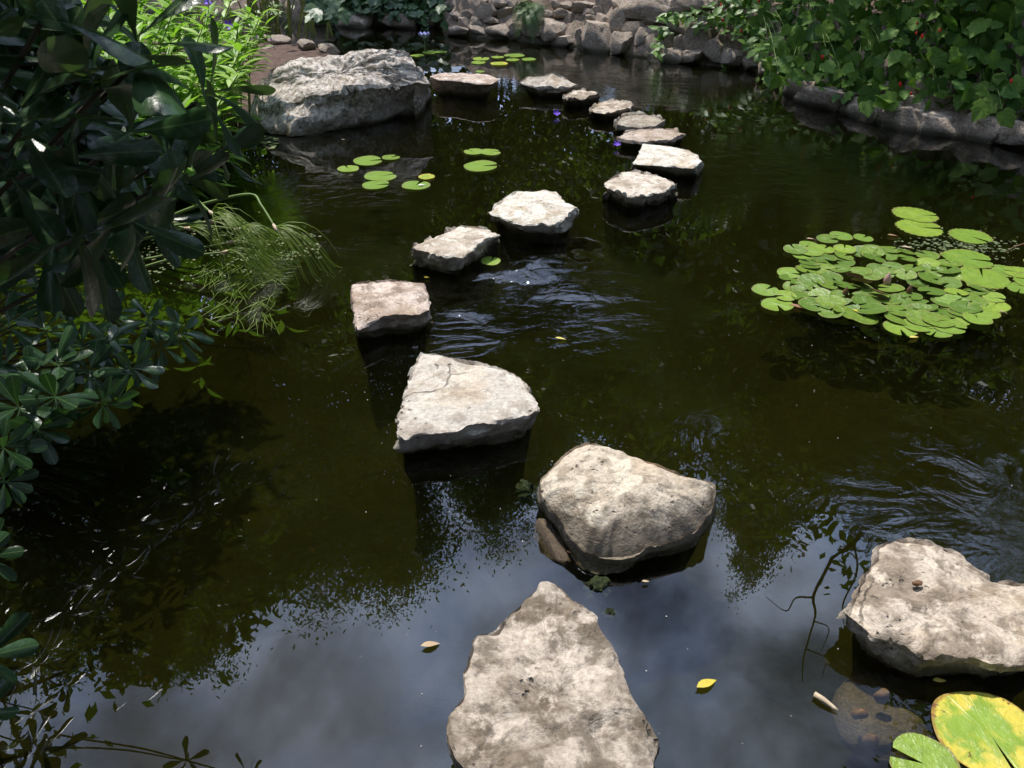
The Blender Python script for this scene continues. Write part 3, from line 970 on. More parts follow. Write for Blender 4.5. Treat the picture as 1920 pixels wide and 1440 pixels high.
prof = [(-0.06, -0.7), (-0.03, -0.3), (0, 0), (0.04, .06), (.08, .12), (.13, .19), (.2, .28), (.28, .38), (.35, .47), (.42, .55), (.52, .62), (.75, .66), (1.3, .5)]
wall = empty('retaining_wall', (0.97, 11.1, 0), 'curved retaining wall of rough stacked stones along the far and right side of the pond', 'wall')
wo_ = np.array([0.97, 11.1, 0])
me = wall_mesh(wall_path, 'mortar_core', prof)
for v in me.vertices:
    v.co -= Vector(wo_)
obj('mortar_core', me, wall)
variants = [block_mesh(100 + i, M['rock_wall']) for i in range(10)]
WS = [(850, 11, 28, 24), (874, 10, 18, 20), (892, 11, 20, 18), (909, 4, 18, 9), (938, 7, 38, 18), (838, 33, 24, 50), (857, 31, 22, 14), (876, 27, 22, 15),
      (916, 24, 36, 24), (949, 24, 24, 16), (894, 43, 24, 18), (921, 40, 30, 10), (871, 45, 22, 20), (960, 10, 20, 14), (1030, 30, 20, 14), (1046, 10, 18, 18),
      (1065, 11, 22, 12), (1053, 26, 30, 16), (1069, 36, 16, 18), (1096, 13, 34, 16), (1107, 23, 26, 14), (1122, 19, 26, 16), (1102, 46, 14, 28), (1113, 35, 16, 14),
      (1131, 46, 26, 26), (1135, 11, 26, 50), (1159, 10, 22, 18), (1161, 44, 38, 46), (1194, 56, 36, 22), (1218, 43, 32, 12), (1220, 12, 104, 38), (1088, 66, 22, 24),
      (1124, 72, 60, 44), (1168, 82, 50, 36), (1205, 75, 36, 36), (1222, 90, 24, 40), (1251, 80, 26, 42), (1275, 80, 26, 28), (1310, 74, 42, 46), (1338, 66, 18, 24),
      (1354, 68, 22, 18), (1338, 94, 36, 38), (1262, 106, 42, 24), (1297, 107, 46, 20), (1373, 112, 46, 30), (1281, 50, 42, 24), (1446, 131, 42, 32), (1352, 5, 26, 20),
      (1303, 9, 62, 16), (607, 33, 44, 24), (662, 38, 62, 26), (746, 35, 66, 26), (797, 36, 32, 28), (637, 15, 26, 30), (680, 21, 26, 14), (749, 22, 32, 10), 
      (1410, 120, 34, 30), (1722, 167, 52, 46), (1764, 172, 52, 40), 
      (1560, 188, 84, 42), (1622, 206, 74, 34), (1690, 222, 90, 54), (1765, 236, 96, 44), (1842, 244, 84, 60), (1905, 256, 90, 48), (1735, 200, 60, 34), (1655, 190, 60, 30), (1500, 165, 50, 36), (1585, 160, 50, 30), (1650, 170, 50, 30), (1830, 185, 60, 40), (1890, 190, 60, 40), (1000, 52, 40, 30), (970, 55, 36, 26), (1040, 62, 50, 34), (940, 58, 40, 20),
      (900, 56, 34, 16), (860, 56, 40, 14), (1060, 78, 36, 18), (1270, 28, 40, 24), (1330, 35, 36, 24), (1240, 60, 30, 20), (1385, 60, 40, 30), (1420, 90, 40, 26), (1980, 240, 90, 50), (2060, 255, 80, 50)]
for i, (px, py, wp, hp) in enumerate(WS):
    p, dep = wall_hit(px, py, -0.03)
    sx, sz = wp * dep / FPX / 2, hp * dep / FPX / 2
    big = wp > 70
    o = obj('stone', variants[i % 10], wall, p - wo_)
    sg = sdist(np.array([p[0] + .05, p[0] - .05, p[0], p[0]]), np.array([p[1], p[1], p[1] + .05, p[1] - .05]))
    yaw = math.atan2(sg[0] - sg[1], -(sg[2] - sg[3])) + math.pi if True else 0
    nx_, ny_ = sg[0] - sg[1], sg[2] - sg[3]
    yaw = math.atan2(ny_, nx_) - math.pi / 2
    o.scale = (sx * (1.3 if px > 1540 and big else 1.2), min(sx, 0.24) * 1.05, sz * 1.18)
    o.rotation_euler = (rnd.uniform(-.25, .05), rnd.uniform(-.22, .22) * (0.3 if big else 1), yaw + rnd.uniform(-.2, .2))

# ------------------------------------------------------------------ trees beyond the pond
def leaf_quads(centres, sizes, rg, flat=0.0):
    n = len(centres)
    d = rg.normal(size=(n, 3)); d /= np.linalg.norm(d, axis=1)[:, None]
    e = rg.normal(size=(n, 3)); e -= (e * d).sum(1)[:, None] * d; e /= np.linalg.norm(e, axis=1)[:, None]
    s = sizes[:, None]
    a = centres - d * s; b = centres + e * s * 0.42; c_ = centres + d * s; f_ = centres - e * s * 0.42
    V = np.stack([a, b, c_, f_], 1).reshape(-1, 3)
    return V


def quads_mesh(name, V, mat):
    n = len(V) // 4
    me = bpy.data.meshes.new(name)
    me.vertices.add(len(V)); me.vertices.foreach_set('co', V.astype(np.float32).ravel())
    me.loops.add(len(V)); me.loops.foreach_set('vertex_index', np.arange(len(V), dtype=np.int32))
    me.polygons.add(n)
    me.polygons.foreach_set('loop_start', np.arange(0, len(V), 4, dtype=np.int32))
    me.polygons.foreach_set('loop_total', np.full(n, 4, dtype=np.int32))
    me.materials.append(mat)
    me.update(calc_edges=True); me.validate()
    return me


def tree_meshes(seed, H, crown_r, mat, nclump=150, per=70, trunk_r=0.22, clear=0.3, leaf=0.13, taper=0.8):
    rg = np.random.default_rng(seed)
    rr = random.Random(seed)
    parts = []
    lean = np.array([rr.uniform(-.06, .06), rr.uniform(-.06, .06)])
    tp_ = [np.array([lean[0] * H * (k / 6) ** 1.4 + rr.uniform(-.1, .1) * (k > 0), lean[1] * H * (k / 6) + rr.uniform(-.1, .1) * (k > 0), H * 0.86 * k / 6]) for k in range(7)]
    parts.append(tube(curve_pts(tp_, 4), [trunk_r * (1.25 if i == 0 else 1) * (1 - 0.85 * i / 24) for i in range(25)], 8))
    tips = []
    nl = 24
    for i in range(nl):
        hz = clear + (0.97 - clear) * (i + rr.random()) / nl
        base_ = tp_[0] * 0
        fk = hz * 0.86 * 6 / 0.86
        k0 = min(5, int(hz * 6)); ff = hz * 6 - k0
        base_ = tp_[k0] * (1 - ff) + tp_[k0 + 1] * ff
        rel = (hz - clear) / (1 - clear)
        rad = crown_r * (math.sin(math.pi * min(1, 0.18 + 0.80 * rel ** taper)) * 0.9 + 0.12) * rr.uniform(.65, 1.1)
        az = i * 2.4 + rr.uniform(-.4, .4)
        end = base_ + np.array([math.cos(az) * rad, math.sin(az) * rad, rad * rr.uniform(.1, .6)])
        midp = (base_ + end) / 2 + np.array([0, 0, -rad * 0.08 + rr.uniform(-.2, .2)])
        cp = curve_pts([base_, midp, end], 4)
        parts.append(tube(cp, [trunk_r * 0.33 * (1 - 0.85 * j / 8) * (1.1 - hz * .6) for j in range(9)], 5))
        for q in (cp[4], cp[5], cp[6], cp[7], cp[8], cp[8]):
            tips.append(q + rg.normal(size=3) * crown_r * 0.12)
            tw = q + rg.normal(size=3) * crown_r * 0.16
            parts.append(tube([q, (q + tw) / 2 + rg.normal(size=3) * .08, tw], [trunk_r * .07, trunk_r * .05, trunk_r * .02], 4))
            tips.append(tw)
    tips.append(tp_[-1] + np.array([0, 0, H * .1])); tips.append(tp_[-1] + np.array([0, 0, H * .05]))
    idx = rg.integers(0, len(tips), nclump)
    cl_ = np.array(tips)[idx] + rg.normal(size=(nclump, 3)) * crown_r * 0.09
    rads = rg.uniform(.25, .62, nclump) * crown_r * 0.26
    cen = np.repeat(cl_, per, 0) + rg.normal(size=(nclump * per, 3)) * np.repeat(rads, per)[:, None] * np.array([1, 1, 0.65])
    V = leaf_quads(cen, rg.uniform(.6, 1.2, len(cen)) * leaf, rg)
    v, f = join(parts)
    return mesh('trunk', v, f, M['bark']), quads_mesh('crown', V, mat)


TREE = [tree_meshes(11, 20, 3.6, M['crown_a'], 560, 140, 0.26, 0.2, 0.095),
        tree_meshes(12, 20, 3.0, M['crown_b'], 500, 140, 0.24, 0.25, 0.09),
        tree_meshes(13, 20, 4.4, M['crown_b'], 640, 140, 0.30, 0.22, 0.10)]


def tree(px, py, dist, kind, width, rot, label, name='tree'):
    d = ray(px, py)
    s = dist / d[1]
    top = EYE + d * s
    H = -top[2] * 1.05
    k = H / 20.0
    gz = float(gheight(np.array([top[0]]), np.array([top[1]]))[0])
    r_ = empty(name, (top[0], top[1], gz - 0.2), label, 'tree', 'trees beyond the pond')
    a = obj('trunk', TREE[kind][0], r_); b = obj('crown', TREE[kind][1], r_)
    r_.scale = (k * width, k * width, k); r_.rotation_euler = (0, 0, rot)
    return r_


tree(375, 1225, 27, 1, 0.9, 0.3, 'tall narrow dark tree whose reflection reaches furthest down the water at left')
tree(105, 1190, 25, 2, 1.0, 1.3, 'broad dark tree reflected at the far left behind the shrub reflection')
tree(560, 1075, 31, 0, 1.05, 2.1, 'olive green tree reflected left of the nearest stepping stone')
tree(735, 1085, 31, 2, 0.8, 0.9, 'rounded dark tree reflected just left of the big rounded stepping stone')
tree(930, 985, 33, 0, 0.8, 4.0, 'mid-height olive tree reflected behind the big rounded stepping stone')
tree(1185, 862, 27, 1, 1.3, 5.2, 'lower dark tree reflected between the middle stones and the lily cluster')
tree(1415, 1050, 28, 1, 0.62, 1.7, 'slim dark tree reflected right of the big rounded stepping stone')
tree(1650, 945, 24, 0, 0.75, 3.3, 'olive tree reflected above the wide right stepping stone')
tree(1780, 1010, 23, 2, 0.6, 0.2, 'dark tree reflected at right just beyond the wide right stepping stone')
tree(2330, 900, 24, 2, 1.0, 2.6, 'dark tree reflected at the right edge of the water')
tree(-150, 1050, 26, 0, 1.1, 5.5, 'olive tree beyond the left edge of the photo behind the bright green shrubs')
tree(300, 900, 32, 1, 1.5, 4.4, 'dense dark tree filling the gap behind the tall narrow tree')
tree(1000, 800, 36, 2, 1.5, 3.9, 'far broad tree closing the view beyond the curved wall')
tree(1500, 800, 29, 0, 1.6, 1.1, 'far spreading tree closing the view behind the right vines')


for x_, y_, H_, kd_, wd_, lb_ in [(-6.5, -4.5, 17, 2, 1.3, 'large unseen tree added behind the camera at left to block sky light'), (-1.0, -8.0, 20, 0, 1.5, 'large unseen tree added straight behind the camera to block sky light'),
                                  (5.0, -5.5, 17, 2, 1.3, 'large unseen tree added behind the camera at right to block sky light'), (11.0, -1.5, 18, 0, 1.3, 'large tree added out of the frame at the right to block sky light'),
                                  (-10.0, 1.5, 18, 2, 1.3, 'large tree added out of the frame at the left to block sky light'), (12.5, 7.5, 17, 2, 1.2, 'large unseen tree added behind the vine bank to block sky light'),
                                  (-12.0, 9.5, 14, 0, 1.2, 'unseen tree added beyond the left bank to block sky light'), (2.5, -13.0, 22, 2, 1.6, 'tallest unseen tree, added far behind the camera to block sky light')]:
    gz_ = float(gheight(np.array([x_]), np.array([y_]))[0])
    r_ = empty('tree', (x_, y_, gz_ - .2), lb_, 'tree', 'unseen trees added to block sky light')  # unseen trees, added to cut the sky light on surfaces facing the camera
    obj('trunk', TREE[kd_][0], r_); obj('crown', TREE[kd_][1], r_)
    k_ = H_ / 20
    r_.scale = (k_ * wd_, k_ * wd_, k_); r_.rotation_euler = (0, 0, x_)


def added_shade_tree(name, label, cx, cy, cz, r_, n, seed, base, leaf, mat, group=None, zs=.7):  # shade caster, added where a crown must block the sun
    """leaning tree with an open, flat crown"""
    rg = np.random.default_rng(seed); rr = random.Random(seed)
    base = np.array(base, float)
    root = empty(name, base, label, 'tree', group)
    c_ = np.array([cx, cy, cz]) - base
    parts = [tube(curve_pts([(0, 0, -.2), c_ * .35 + np.array([0, 0, .4]), c_ * .8], 5), [.11 * (1 - .07 * i) for i in range(11)], 8)]
    tips = []
    for i in range(16):
        a = i * 2.4
        e = c_ + np.array([math.cos(a), math.sin(a), rr.uniform(-.5, .6) * zs]) * r_ * rr.uniform(.45, 1)
        mpt = (c_ * .8 + e) / 2 + rg.normal(size=3) * .12
        cp = curve_pts([c_ * .8, mpt, e], 4)
        parts.append(tube(cp, [.035 * (1 - .1 * j) for j in range(9)], 5))
        tips += [cp[4], cp[6], cp[8]]
    cl_ = np.array(tips)[rg.integers(0, len(tips), n)] + rg.normal(size=(n, 3)) * r_ * .13
    cen = np.repeat(cl_, 40, 0) + rg.normal(size=(n * 40, 3)) * r_ * .10
    v, f = join(parts)
    obj('trunk', mesh('trunk', v, f, M['bark']), root)
    obj('crown', quads_mesh('crown', leaf_quads(cen, rg.uniform(.6, 1.2, len(cen)) * leaf, rg), mat), root)
    return root


added_shade_tree('added_shade_tree', 'small leaning tree added on the left bank whose crown shades the dark shrub', -1.35, 1.42, 2.85, .98, 130, 21, (-3.3, .9, .1), .055, M['crown_b'])  # this and the next are added to keep sun off the left shrub
added_shade_tree('added_shade_tree', 'second leaning tree added on the left bank, shading the back of the dark shrub', -2.23, 3.74, 2.0, .62, 110, 25, (-3.9, 3.6, .1), .06, M['crown_b'])
added_shade_tree('added_shade_tree', 'small tree added behind the right wall whose crown shades the vine', 3.3, 9.9, 4.9, 2.0, 170, 22, (5.0, 11.0, .8), .09, M['crown_a'])  # this and the next are added to put the vine in shade
added_shade_tree('added_shade_tree', 'second small tree added behind the right wall to shade the vine', 5.0, 8.9, 5.0, 2.0, 170, 23, (6.6, 9.6, .8), .09, M['crown_b'])
added_shade_tree('added_shade_tree', 'small tree added behind the far left wall to shade the dark corner', -2.7, 15.2, 4.5, 2.2, 170, 24, (-3.4, 16.6, .8), .10, M['crown_b'])  # added so its shadow darkens the far left wall


# a bare dead tree leaning in from the right bank, seen as a reflection beside the right stone
bt0 = np.array([5.9, 6.0, .15])
bare = empty('bare_tree', bt0, 'leafless leaning tree whose thin branches are mirrored left of the wide right stepping stone', 'tree')
mainp = [bt0, np.array([5.5, 5.8, 2.3]), np.array([4.3, 5.2, 3.0]), MIR(1720, 920, 6.2), MIR(1640, 985, 6.0), MIR(1560, 1050, 5.8)]
v, f = tube(curve_pts([q - bt0 for q in mainp], 5), [.07 - .06 * i / 25 for i in range(26)], 7)
obj('trunk', mesh('trunk', v, f, M['stem_dark']), bare)
for ctrl, r0 in [([(1560, 1050, 5.8), (1525, 1110, 5.7), (1530, 1165, 5.6), (1505, 1230, 5.5), (1500, 1275, 5.45)], .013),
                 ([(1528, 1120, 5.7), (1490, 1120, 5.7), (1470, 1145, 5.6), (1438, 1122, 5.6)], .008),
                 ([(1600, 1018, 5.9), (1610, 1075, 5.8), (1585, 1130, 5.7), (1590, 1185, 5.6)], .010),
                 ([(1640, 985, 6.0), (1655, 1040, 5.9), (1620, 1100, 5.8)], .009),
                 ([(1720, 920, 6.2), (1745, 960, 6.1), (1800, 985, 6.1), (1850, 1010, 6.0)], .012),
                 ([(1690, 945, 6.1), (1660, 930, 6.1), (1600, 960, 6.1), (1570, 1000, 6.0)], .009),
                 ([(1512, 1215, 5.5), (1540, 1235, 5.5), (1548, 1275, 5.4)], .006),
                 ([(1530, 1165, 5.6), (1555, 1190, 5.6), (1552, 1225, 5.5)], .006),
                 ([(1745, 960, 6.1), (1700, 1000, 6.0), (1680, 1050, 5.9)], .008)]:
    pq = [MIR(*c_) - bt0 + np.array([rnd.uniform(-.04, .04), rnd.uniform(-.04, .04), rnd.uniform(-.04, .04)]) * (k_ > 0) for k_, c_ in enumerate(ctrl)]
    cq = curve_pts(pq, 5)
    v, f = tube(cq, [r0 * (1 - .75 * i / (len(cq) - 1)) for i in range(len(cq))], 5)
    obj('branch', mesh('branch', v, f, M['stem_dark']), bare)


# low dark bushes that close the view behind the walls
def bush(name, label, cx, cy, rx, ry, h, n, seed, mat, leaf, group):
    rg = np.random.default_rng(seed)
    gz = float(gheight(np.array([cx]), np.array([cy]))[0])
    root = empty(name, (cx, cy, gz), label, 'bush', group)
    th = rg.uniform(0, 2 * np.pi, n); rad = np.sqrt(rg.uniform(0, 1, n)); zz = rg.uniform(.03, 1, n) ** .8
    k = np.sqrt(np.clip(1 - (zz * .95) ** 2, 0.05, 1))
    c_ = np.stack([np.cos(th) * rad * rx * k, np.sin(th) * rad * ry * k, zz * h], 1)
    cen = np.repeat(c_, 30, 0) + rg.normal(size=(n * 30, 3)) * .16
    obj('foliage', quads_mesh('foliage', leaf_quads(cen, rg.uniform(.6, 1.2, len(cen)) * leaf, rg), mat), root)
    parts = [tube([(0, 0, -.1), (math.cos(a) * rx * .3, math.sin(a) * ry * .3, h * .4), (math.cos(a) * rx * .55, math.sin(a) * ry * .55, h * .75)], [.03, .02, .01], 5) for a in (0.3, 1.7, 2.9, 4.1, 5.4)]
    v, f = join(parts)
    obj('stem', mesh('stem', v, f, M['stem_dark']), root)
    return root


GBU = 'bushes behind the wall'
for i, (cx, cy, rx, ry, h, lb) in enumerate([
        (-6.6, 17.3, 2.2, 1.6, 3.2, 'dark bush behind the far left corner of the pond'),
        (-3.4, 16.9, 2.0, 1.5, 2.8, 'dark bush behind the left wall above the ivy'),
        (0.4, 15.6, 2.0, 1.4, 2.6, 'dark bush behind the corner of the wall'),
        (3.2, 14.0, 1.8, 1.4, 2.4, 'dark bush behind the middle of the wall'),
        (6.0, 11.8, 1.8, 1.5, 2.8, 'dark bush behind the right wall'),
        (7.8, 9.0, 1.8, 1.8, 2.8, 'dark bush at the right beyond the vine')]):
    bush('bush', lb, cx, cy, rx, ry, h, 130, 60 + i, M['crown_b'] if i % 2 else M['crown_a'], .10, GBU)
for i, (cx, cy, rx, ry, h, lb) in enumerate([
        (-11.0, 19.5, 3.4, 2.2, 6.5, 'tall leafy thicket far behind the left corner'),
        (-5.5, 21.0, 3.4, 2.2, 9.0, 'tall leafy thicket behind the left wall'),
        (0.0, 21.5, 3.4, 2.2, 10.0, 'tall leafy thicket behind the wall corner'),
        (5.2, 20.0, 3.4, 2.2, 6.5, 'tall leafy thicket behind the middle of the wall'),
        (10.5, 16.5, 3.2, 2.2, 6.0, 'tall leafy thicket behind the right bank'),
        (13.0, 11.5, 3.0, 2.4, 6.0, 'tall leafy thicket far right behind the vine')]):
    bush('thicket', lb, cx, cy, rx, ry, h, 430, 80 + i, M['crown_b'] if i % 2 else M['crown_a'], .17, 'thickets behind the pond')
for i, (cx, cy, rx, ry, h, lb) in enumerate([
        (-5.4, 8.6, 1.4, 1.8, 2.2, 'dark bush behind the bright green shrubs on the left bank'),
        (-5.6, 5.0, 1.4, 1.5, 2.6, 'dark bush on the left bank behind the overhanging shrub'),
        (-4.9, 2.2, 1.2, 1.5, 2.6, 'dark bush on the left bank nearest the camera')]):
    bush('bush', lb, cx, cy, rx, ry, h, 110, 70 + i, M['crown_b'], .09, 'bushes on the left bank')


# ------------------------------------------------------------------ leaf meshes
def leaf_mesh(name, prof_, mat, fold=0.25, bend=0.25, twist=0.0, curl=0.0, seg=7, cols=(-1, 0, 1)):
    """unit-long leaf along +Y, upper side +Z; prof_ gives half width along it"""
    V, F = [], []
    m_ = len(cols)
    for i in range(seg + 1):
        s = 1 - (1 - i / seg) ** 1.25
        wd = float(np.interp(s, [a for a, _ in prof_], [b for _, b in prof_]))
        y = s - 0.08 * bend * s * s
        zc_ = -bend * s * s * 0.5
        a = twist * s
        for cx in cols:
            x = cx * wd
            zz = fold * abs(x) - curl * (abs(x) ** 2) * 4
            V.append((x * math.cos(a) - zz * math.sin(a), y, zc_ + x * math.sin(a) + zz * math.cos(a)))
    for i in range(seg):
        for j in range(m_ - 1):
            q = i * m_ + j
            F.append((q, q + 1, q + m_ + 1, q + m_))
    return mesh(name, V, F, mat)


OB = [(0, .014), (.08, .017), (.18, .036), (.3, .07), (.45, .118), (.6, .16), (.72, .182), (.82, .18), (.9, .152), (.955, .11), (.985, .065), (1, .03)]
LA = [(0, .01), (.1, .04), (.3, .105), (.45, .115), (.7, .07), (.9, .022), (1, .002)]
OV = [(0, .01), (.12, .1), (.3, .19), (.5, .2), (.75, .12), (.92, .04), (1, .004)]
LEAF_D = [leaf_mesh('leaf', OB, M['leaf_dark'], f, b, tw, cu, 10, (-1, -.5, 0, .5, 1)) for f, b, tw, cu in ((.3, .15, .1, .6), (.15, .45, -.15, .9), (.4, .3, .3, .3), (.1, .7, 0, 1.4), (.3, -.2, -.25, .8))]
LEAF_L = [leaf_mesh('leaf', LA, M['leaf_lance'], f, b, tw, 0, 6) for f, b, tw in ((.4, .4, .1), (.3, .8, -.2), (.5, .15, .2))]


def lobed_mesh(seed, mat):
    rg = random.Random(seed)
    pts = [(0, 0.0), (.13, -.10), (.30, -.06), (.42, .12), (.50, .34), (.38, .40), (.40, .58), (.26, .66), (.16, .82), (0, 1.0)]
    R_ = [(x * rg.uniform(.9, 1.1), y) for x, y in pts]
    L_ = [(-x * rg.uniform(.9, 1.1), y) for x, y in pts[1:-1]]
    ring = R_ + L_[::-1]
    V = [(0, .22, -.03)]
    for x, y in ring:
        z_ = 0.10 * abs(x) - 0.30 * max(0, y - .3) ** 2 - .25 * abs(x) ** 2 + rg.uniform(-.02, .02)
        V.append((x, y, z_))
    # inner ring for curvature
    n = len(ring)
    inner = []
    for i in range(n):
        a = Vector(V[0]) * .45 + Vector(V[1 + i]) * .55
        a.z += .03 if i % 2 else -.005
        inner.append(tuple(a))
    V += inner
    F = []
    for i in range(n):
        j = (i + 1) % n
        F.append((0, 1 + n + i, 1 + n + j))
        F.append((1 + n + i, 1 + i, 1 + j, 1 + n + j))
    return mesh('leaf', V, F, mat)


LEAF_V = [lobed_mesh(i, M['leaf_lobed']) for i in range(5)]
LEAF_C = [leaf_mesh('leaf', OV, M['leaf_creep'], f, b, 0, .3, 5) for f, b in ((.3, .3), (.15, .6), (.35, .1))]
LEAF_I = [lobed_mesh(i + 20, M['leaf_ivy']) for i in range(4)]


def place(name, me, root, rp, pos_, ydir, zdir, L, wscale=1.0):
    """put a leaf (or other piece) at a world point, pointing along ydir with its face towards zdir"""
    y = Vector(tuple(ydir)).normalized()
    z_ = Vector(tuple(zdir))
    x = y.cross(z_)
    if x.length < 1e-5: x = y.orthogonal()
    x.normalize()
    z_ = x.cross(y)
    m_ = Matrix((x, y, z_)).transposed().to_4x4()
    o = bpy.data.objects.new(name, me)
    COL.objects.link(o)
    o.parent = root
    m_ = Matrix.Translation(Vector(tuple(np.asarray(pos_) - rp))) @ m_ @ Matrix.Diagonal((L * wscale, L, L, 1))
    o.matrix_local = m_
    return o


def whorl(root, rp, c_, axis, n, L, meshes, lo_=-0.25, hi_=1.0):
    ax = Vector(tuple(axis)).normalized()
    u = ax.orthogonal().normalized(); v = ax.cross(u)
    a0 = rnd.uniform(0, 6.28)
    for i in range(n):
        a = a0 + i * 2.399
        el = lo_ + (hi_ - lo_) * (i / max(1, n - 1)) + rnd.uniform(-.12, .12)
        d = (u * math.cos(a) + v * math.sin(a)) * math.cos(el) + ax * math.sin(el)
        zd = ax * math.cos(el) - (u * math.cos(a) + v * math.sin(a)) * math.sin(el)
        place('leaf', rnd.choice(meshes), root, rp, np.array(c_) + np.array(ax) * 0.01 * i * L * 3, d, zd + Vector((0, 0, .25)), L * rnd.uniform(.75, 1.12))


def stem_to(root, rp, ctrl, r0, r1, mat, name='stem', sides=5):
    cp = curve_pts([np.asarray(c_) - rp for c_ in ctrl], 5)
    n = len(cp)
    v, f = tube(cp, [r0 + (r1 - r0) * i / (n - 1) for i in range(n)], sides)
    return obj(name, mesh(name, v, f, mat), root)


# ---- dark glossy shrub, upper part close to the camera
rp = np.array([-2.1, 1.3, 0.1])
shA = empty('glossy_shrub', rp, 'dark shrub with large glossy paddle leaves in the upper left corner, closest to the camera', 'shrub')
specA = [(255, 118, .95, (.15, .35, 1), 9, .135), (368, 192, 1.35, (.75, .25, .45), 9, .125), (190, 168, .9, (-.3, -.1, .9), 9, .13), (75, 45, .8, (-.1, .2, 1), 8, .13),
         (300, 305, 1.4, (.5, .2, .5), 8, .12), (395, 285, 1.45, (.8, .1, .1), 7, .11), (325, 335, 1.35, (.7, 0, -.1), 8, .115), (108, 415, 1.0, (.45, -.1, -.35), 9, .13),
         (215, 405, 1.1, (.8, -.1, -.2), 9, .12), (40, 245, .9, (.1, 0, .7), 8, .125), (25, 335, .95, (0, -.3, .4), 8, .125), (235, 255, 1.15, (.5, -.4, .3), 8, .12),
         (130, 300, 1.05, (.2, -.5, .4), 8, .12), (120, 140, 1.4, (.1, .1, 1), 8, .12)]
tot = 0
hub = np.array([-1.7, 1.7, 1.0])
stem_to(shA, rp, [rp, (rp + hub) / 2 + np.array([-.08, 0, 0]), hub], .022, .012, M['stem_dark'])
for px, py, dep, ax, n, L in specA:
    c_ = D(px, py, dep)
    whorl(shA, rp, c_, ax, n, L, LEAF_D)
    mid_ = (c_ + hub) / 2 + np.array([-.05, .05, -.06])
    stem_to(shA, rp, [hub, mid_, c_], .007, .003, M['stem_dark'])
    tot += n
for i in range(18):
    c_ = D(rnd.uniform(-60, 240), rnd.uniform(120, 480), rnd.uniform(1.25, 1.75))
    whorl(shA, rp, c_, (rnd.uniform(-.2, .6), rnd.uniform(-.6, .2), rnd.uniform(.0, .8)), 8, .12, LEAF_D)
    stem_to(shA, rp, [hub + np.array([0, 0, -.2]), (c_ + hub) / 2 + np.array([0, .05, -.08]), c_], .008, .003, M['stem_dark'])

# ---- inner foliage of the shrub
rp = np.array([-2.6, 1.9, 0.1])
shD = empty('glossy_shrub', rp, 'shaded inner mass of the dark shrub at left, behind its nearest branches', 'shrub')
hubD = np.array([-1.95, 1.4, 1.1])
stem_to(shD, rp, [rp, np.array([-2.4, 1.7, .6]), hubD], .022, .012, M['stem_dark'])
for i in range(34):
    ppy = rnd.uniform(30, 500)
    c_ = D(rnd.uniform(-100, 300 if ppy > 270 else 160), ppy, rnd.uniform(1.38, 1.78))
    whorl(shD, rp, c_, (rnd.uniform(-.2, .7), rnd.uniform(-.7, .2), rnd.uniform(-.2, .8)), 8, .12, LEAF_D)
    stem_to(shD, rp, [hubD, (c_ + hubD) / 2 + np.array([-.05, .05, -.05]), c_], .006, .003, M['stem_dark'])

# ---- lower, smaller-leaved part
rp = np.array([-3.3, 3.0, 0.1])
shB = empty('glossy_shrub', rp, 'lower dark shrub with small paddle leaves spreading over the water below the papyrus', 'shrub')
specB = [(278, 610, 2.3, (.35, -.1, .8)), (292, 655, 2.3, (.85, 0, .2)), (330, 628, 2.4, (.9, 0, .35)), (128, 560, 2.3, (0, 0, 1)), (240, 692, 2.2, (.8, -.2, .2)), (185, 755, 2.1, (.6, -.2, -.1)),
         (88, 625, 2.2, (0, -.3, .9)), (60, 705, 2.1, (.1, -.4, .7)), (20, 620, 2.2, (0, -.2, 1)), (112, 690, 2.15, (.2, -.4, .8)), (155, 655, 2.25, (.3, -.3, .8)), (205, 650, 2.3, (.4, -.2, .8)),
         (212, 600, 2.4, (.3, .1, .9)), (40, 765, 2.0, (.2, -.5, .4)), (105, 745, 2.05, (.3, -.5, .4)), (30, 545, 2.3, (0, 0, 1)), (5, 835, 1.9, (.3, -.4, .1)), (75, 570, 2.35, (.1, .1, 1)),
         (60, 800, 2.0, (.5, -.3, 0)), (170, 700, 2.2, (.3, -.5, .6)), (10, 700, 2.1, (0, -.4, .8)), (20, 480, 2.2, (0, 0, 1)), (5, 900, 1.9, (.4, -.3, .1)), (-45, 1045, 1.75, (.6, -.1, .2)),
         (-50, 1240, 1.55, (.6, 0, .3)), (-60, 1345, 1.5, (.6, .1, .3))]
hub = np.array([-2.85, 2.95, .22])
for px, py, dep, ax in specB:
    c_ = D(px, py, dep * 1.38)
    whorl(shB, rp, c_, ax, 10, .128 * rnd.uniform(.9, 1.1), LEAF_D)
    stem_to(shB, rp, [rp, hub + np.array([rnd.uniform(-.15, .15), rnd.uniform(-.2, .2), rnd.uniform(-.15, .15)]), (c_ * .6 + hub * .4) + np.array([0, 0, -.07]), c_], .010, .003, M['stem_dark'])

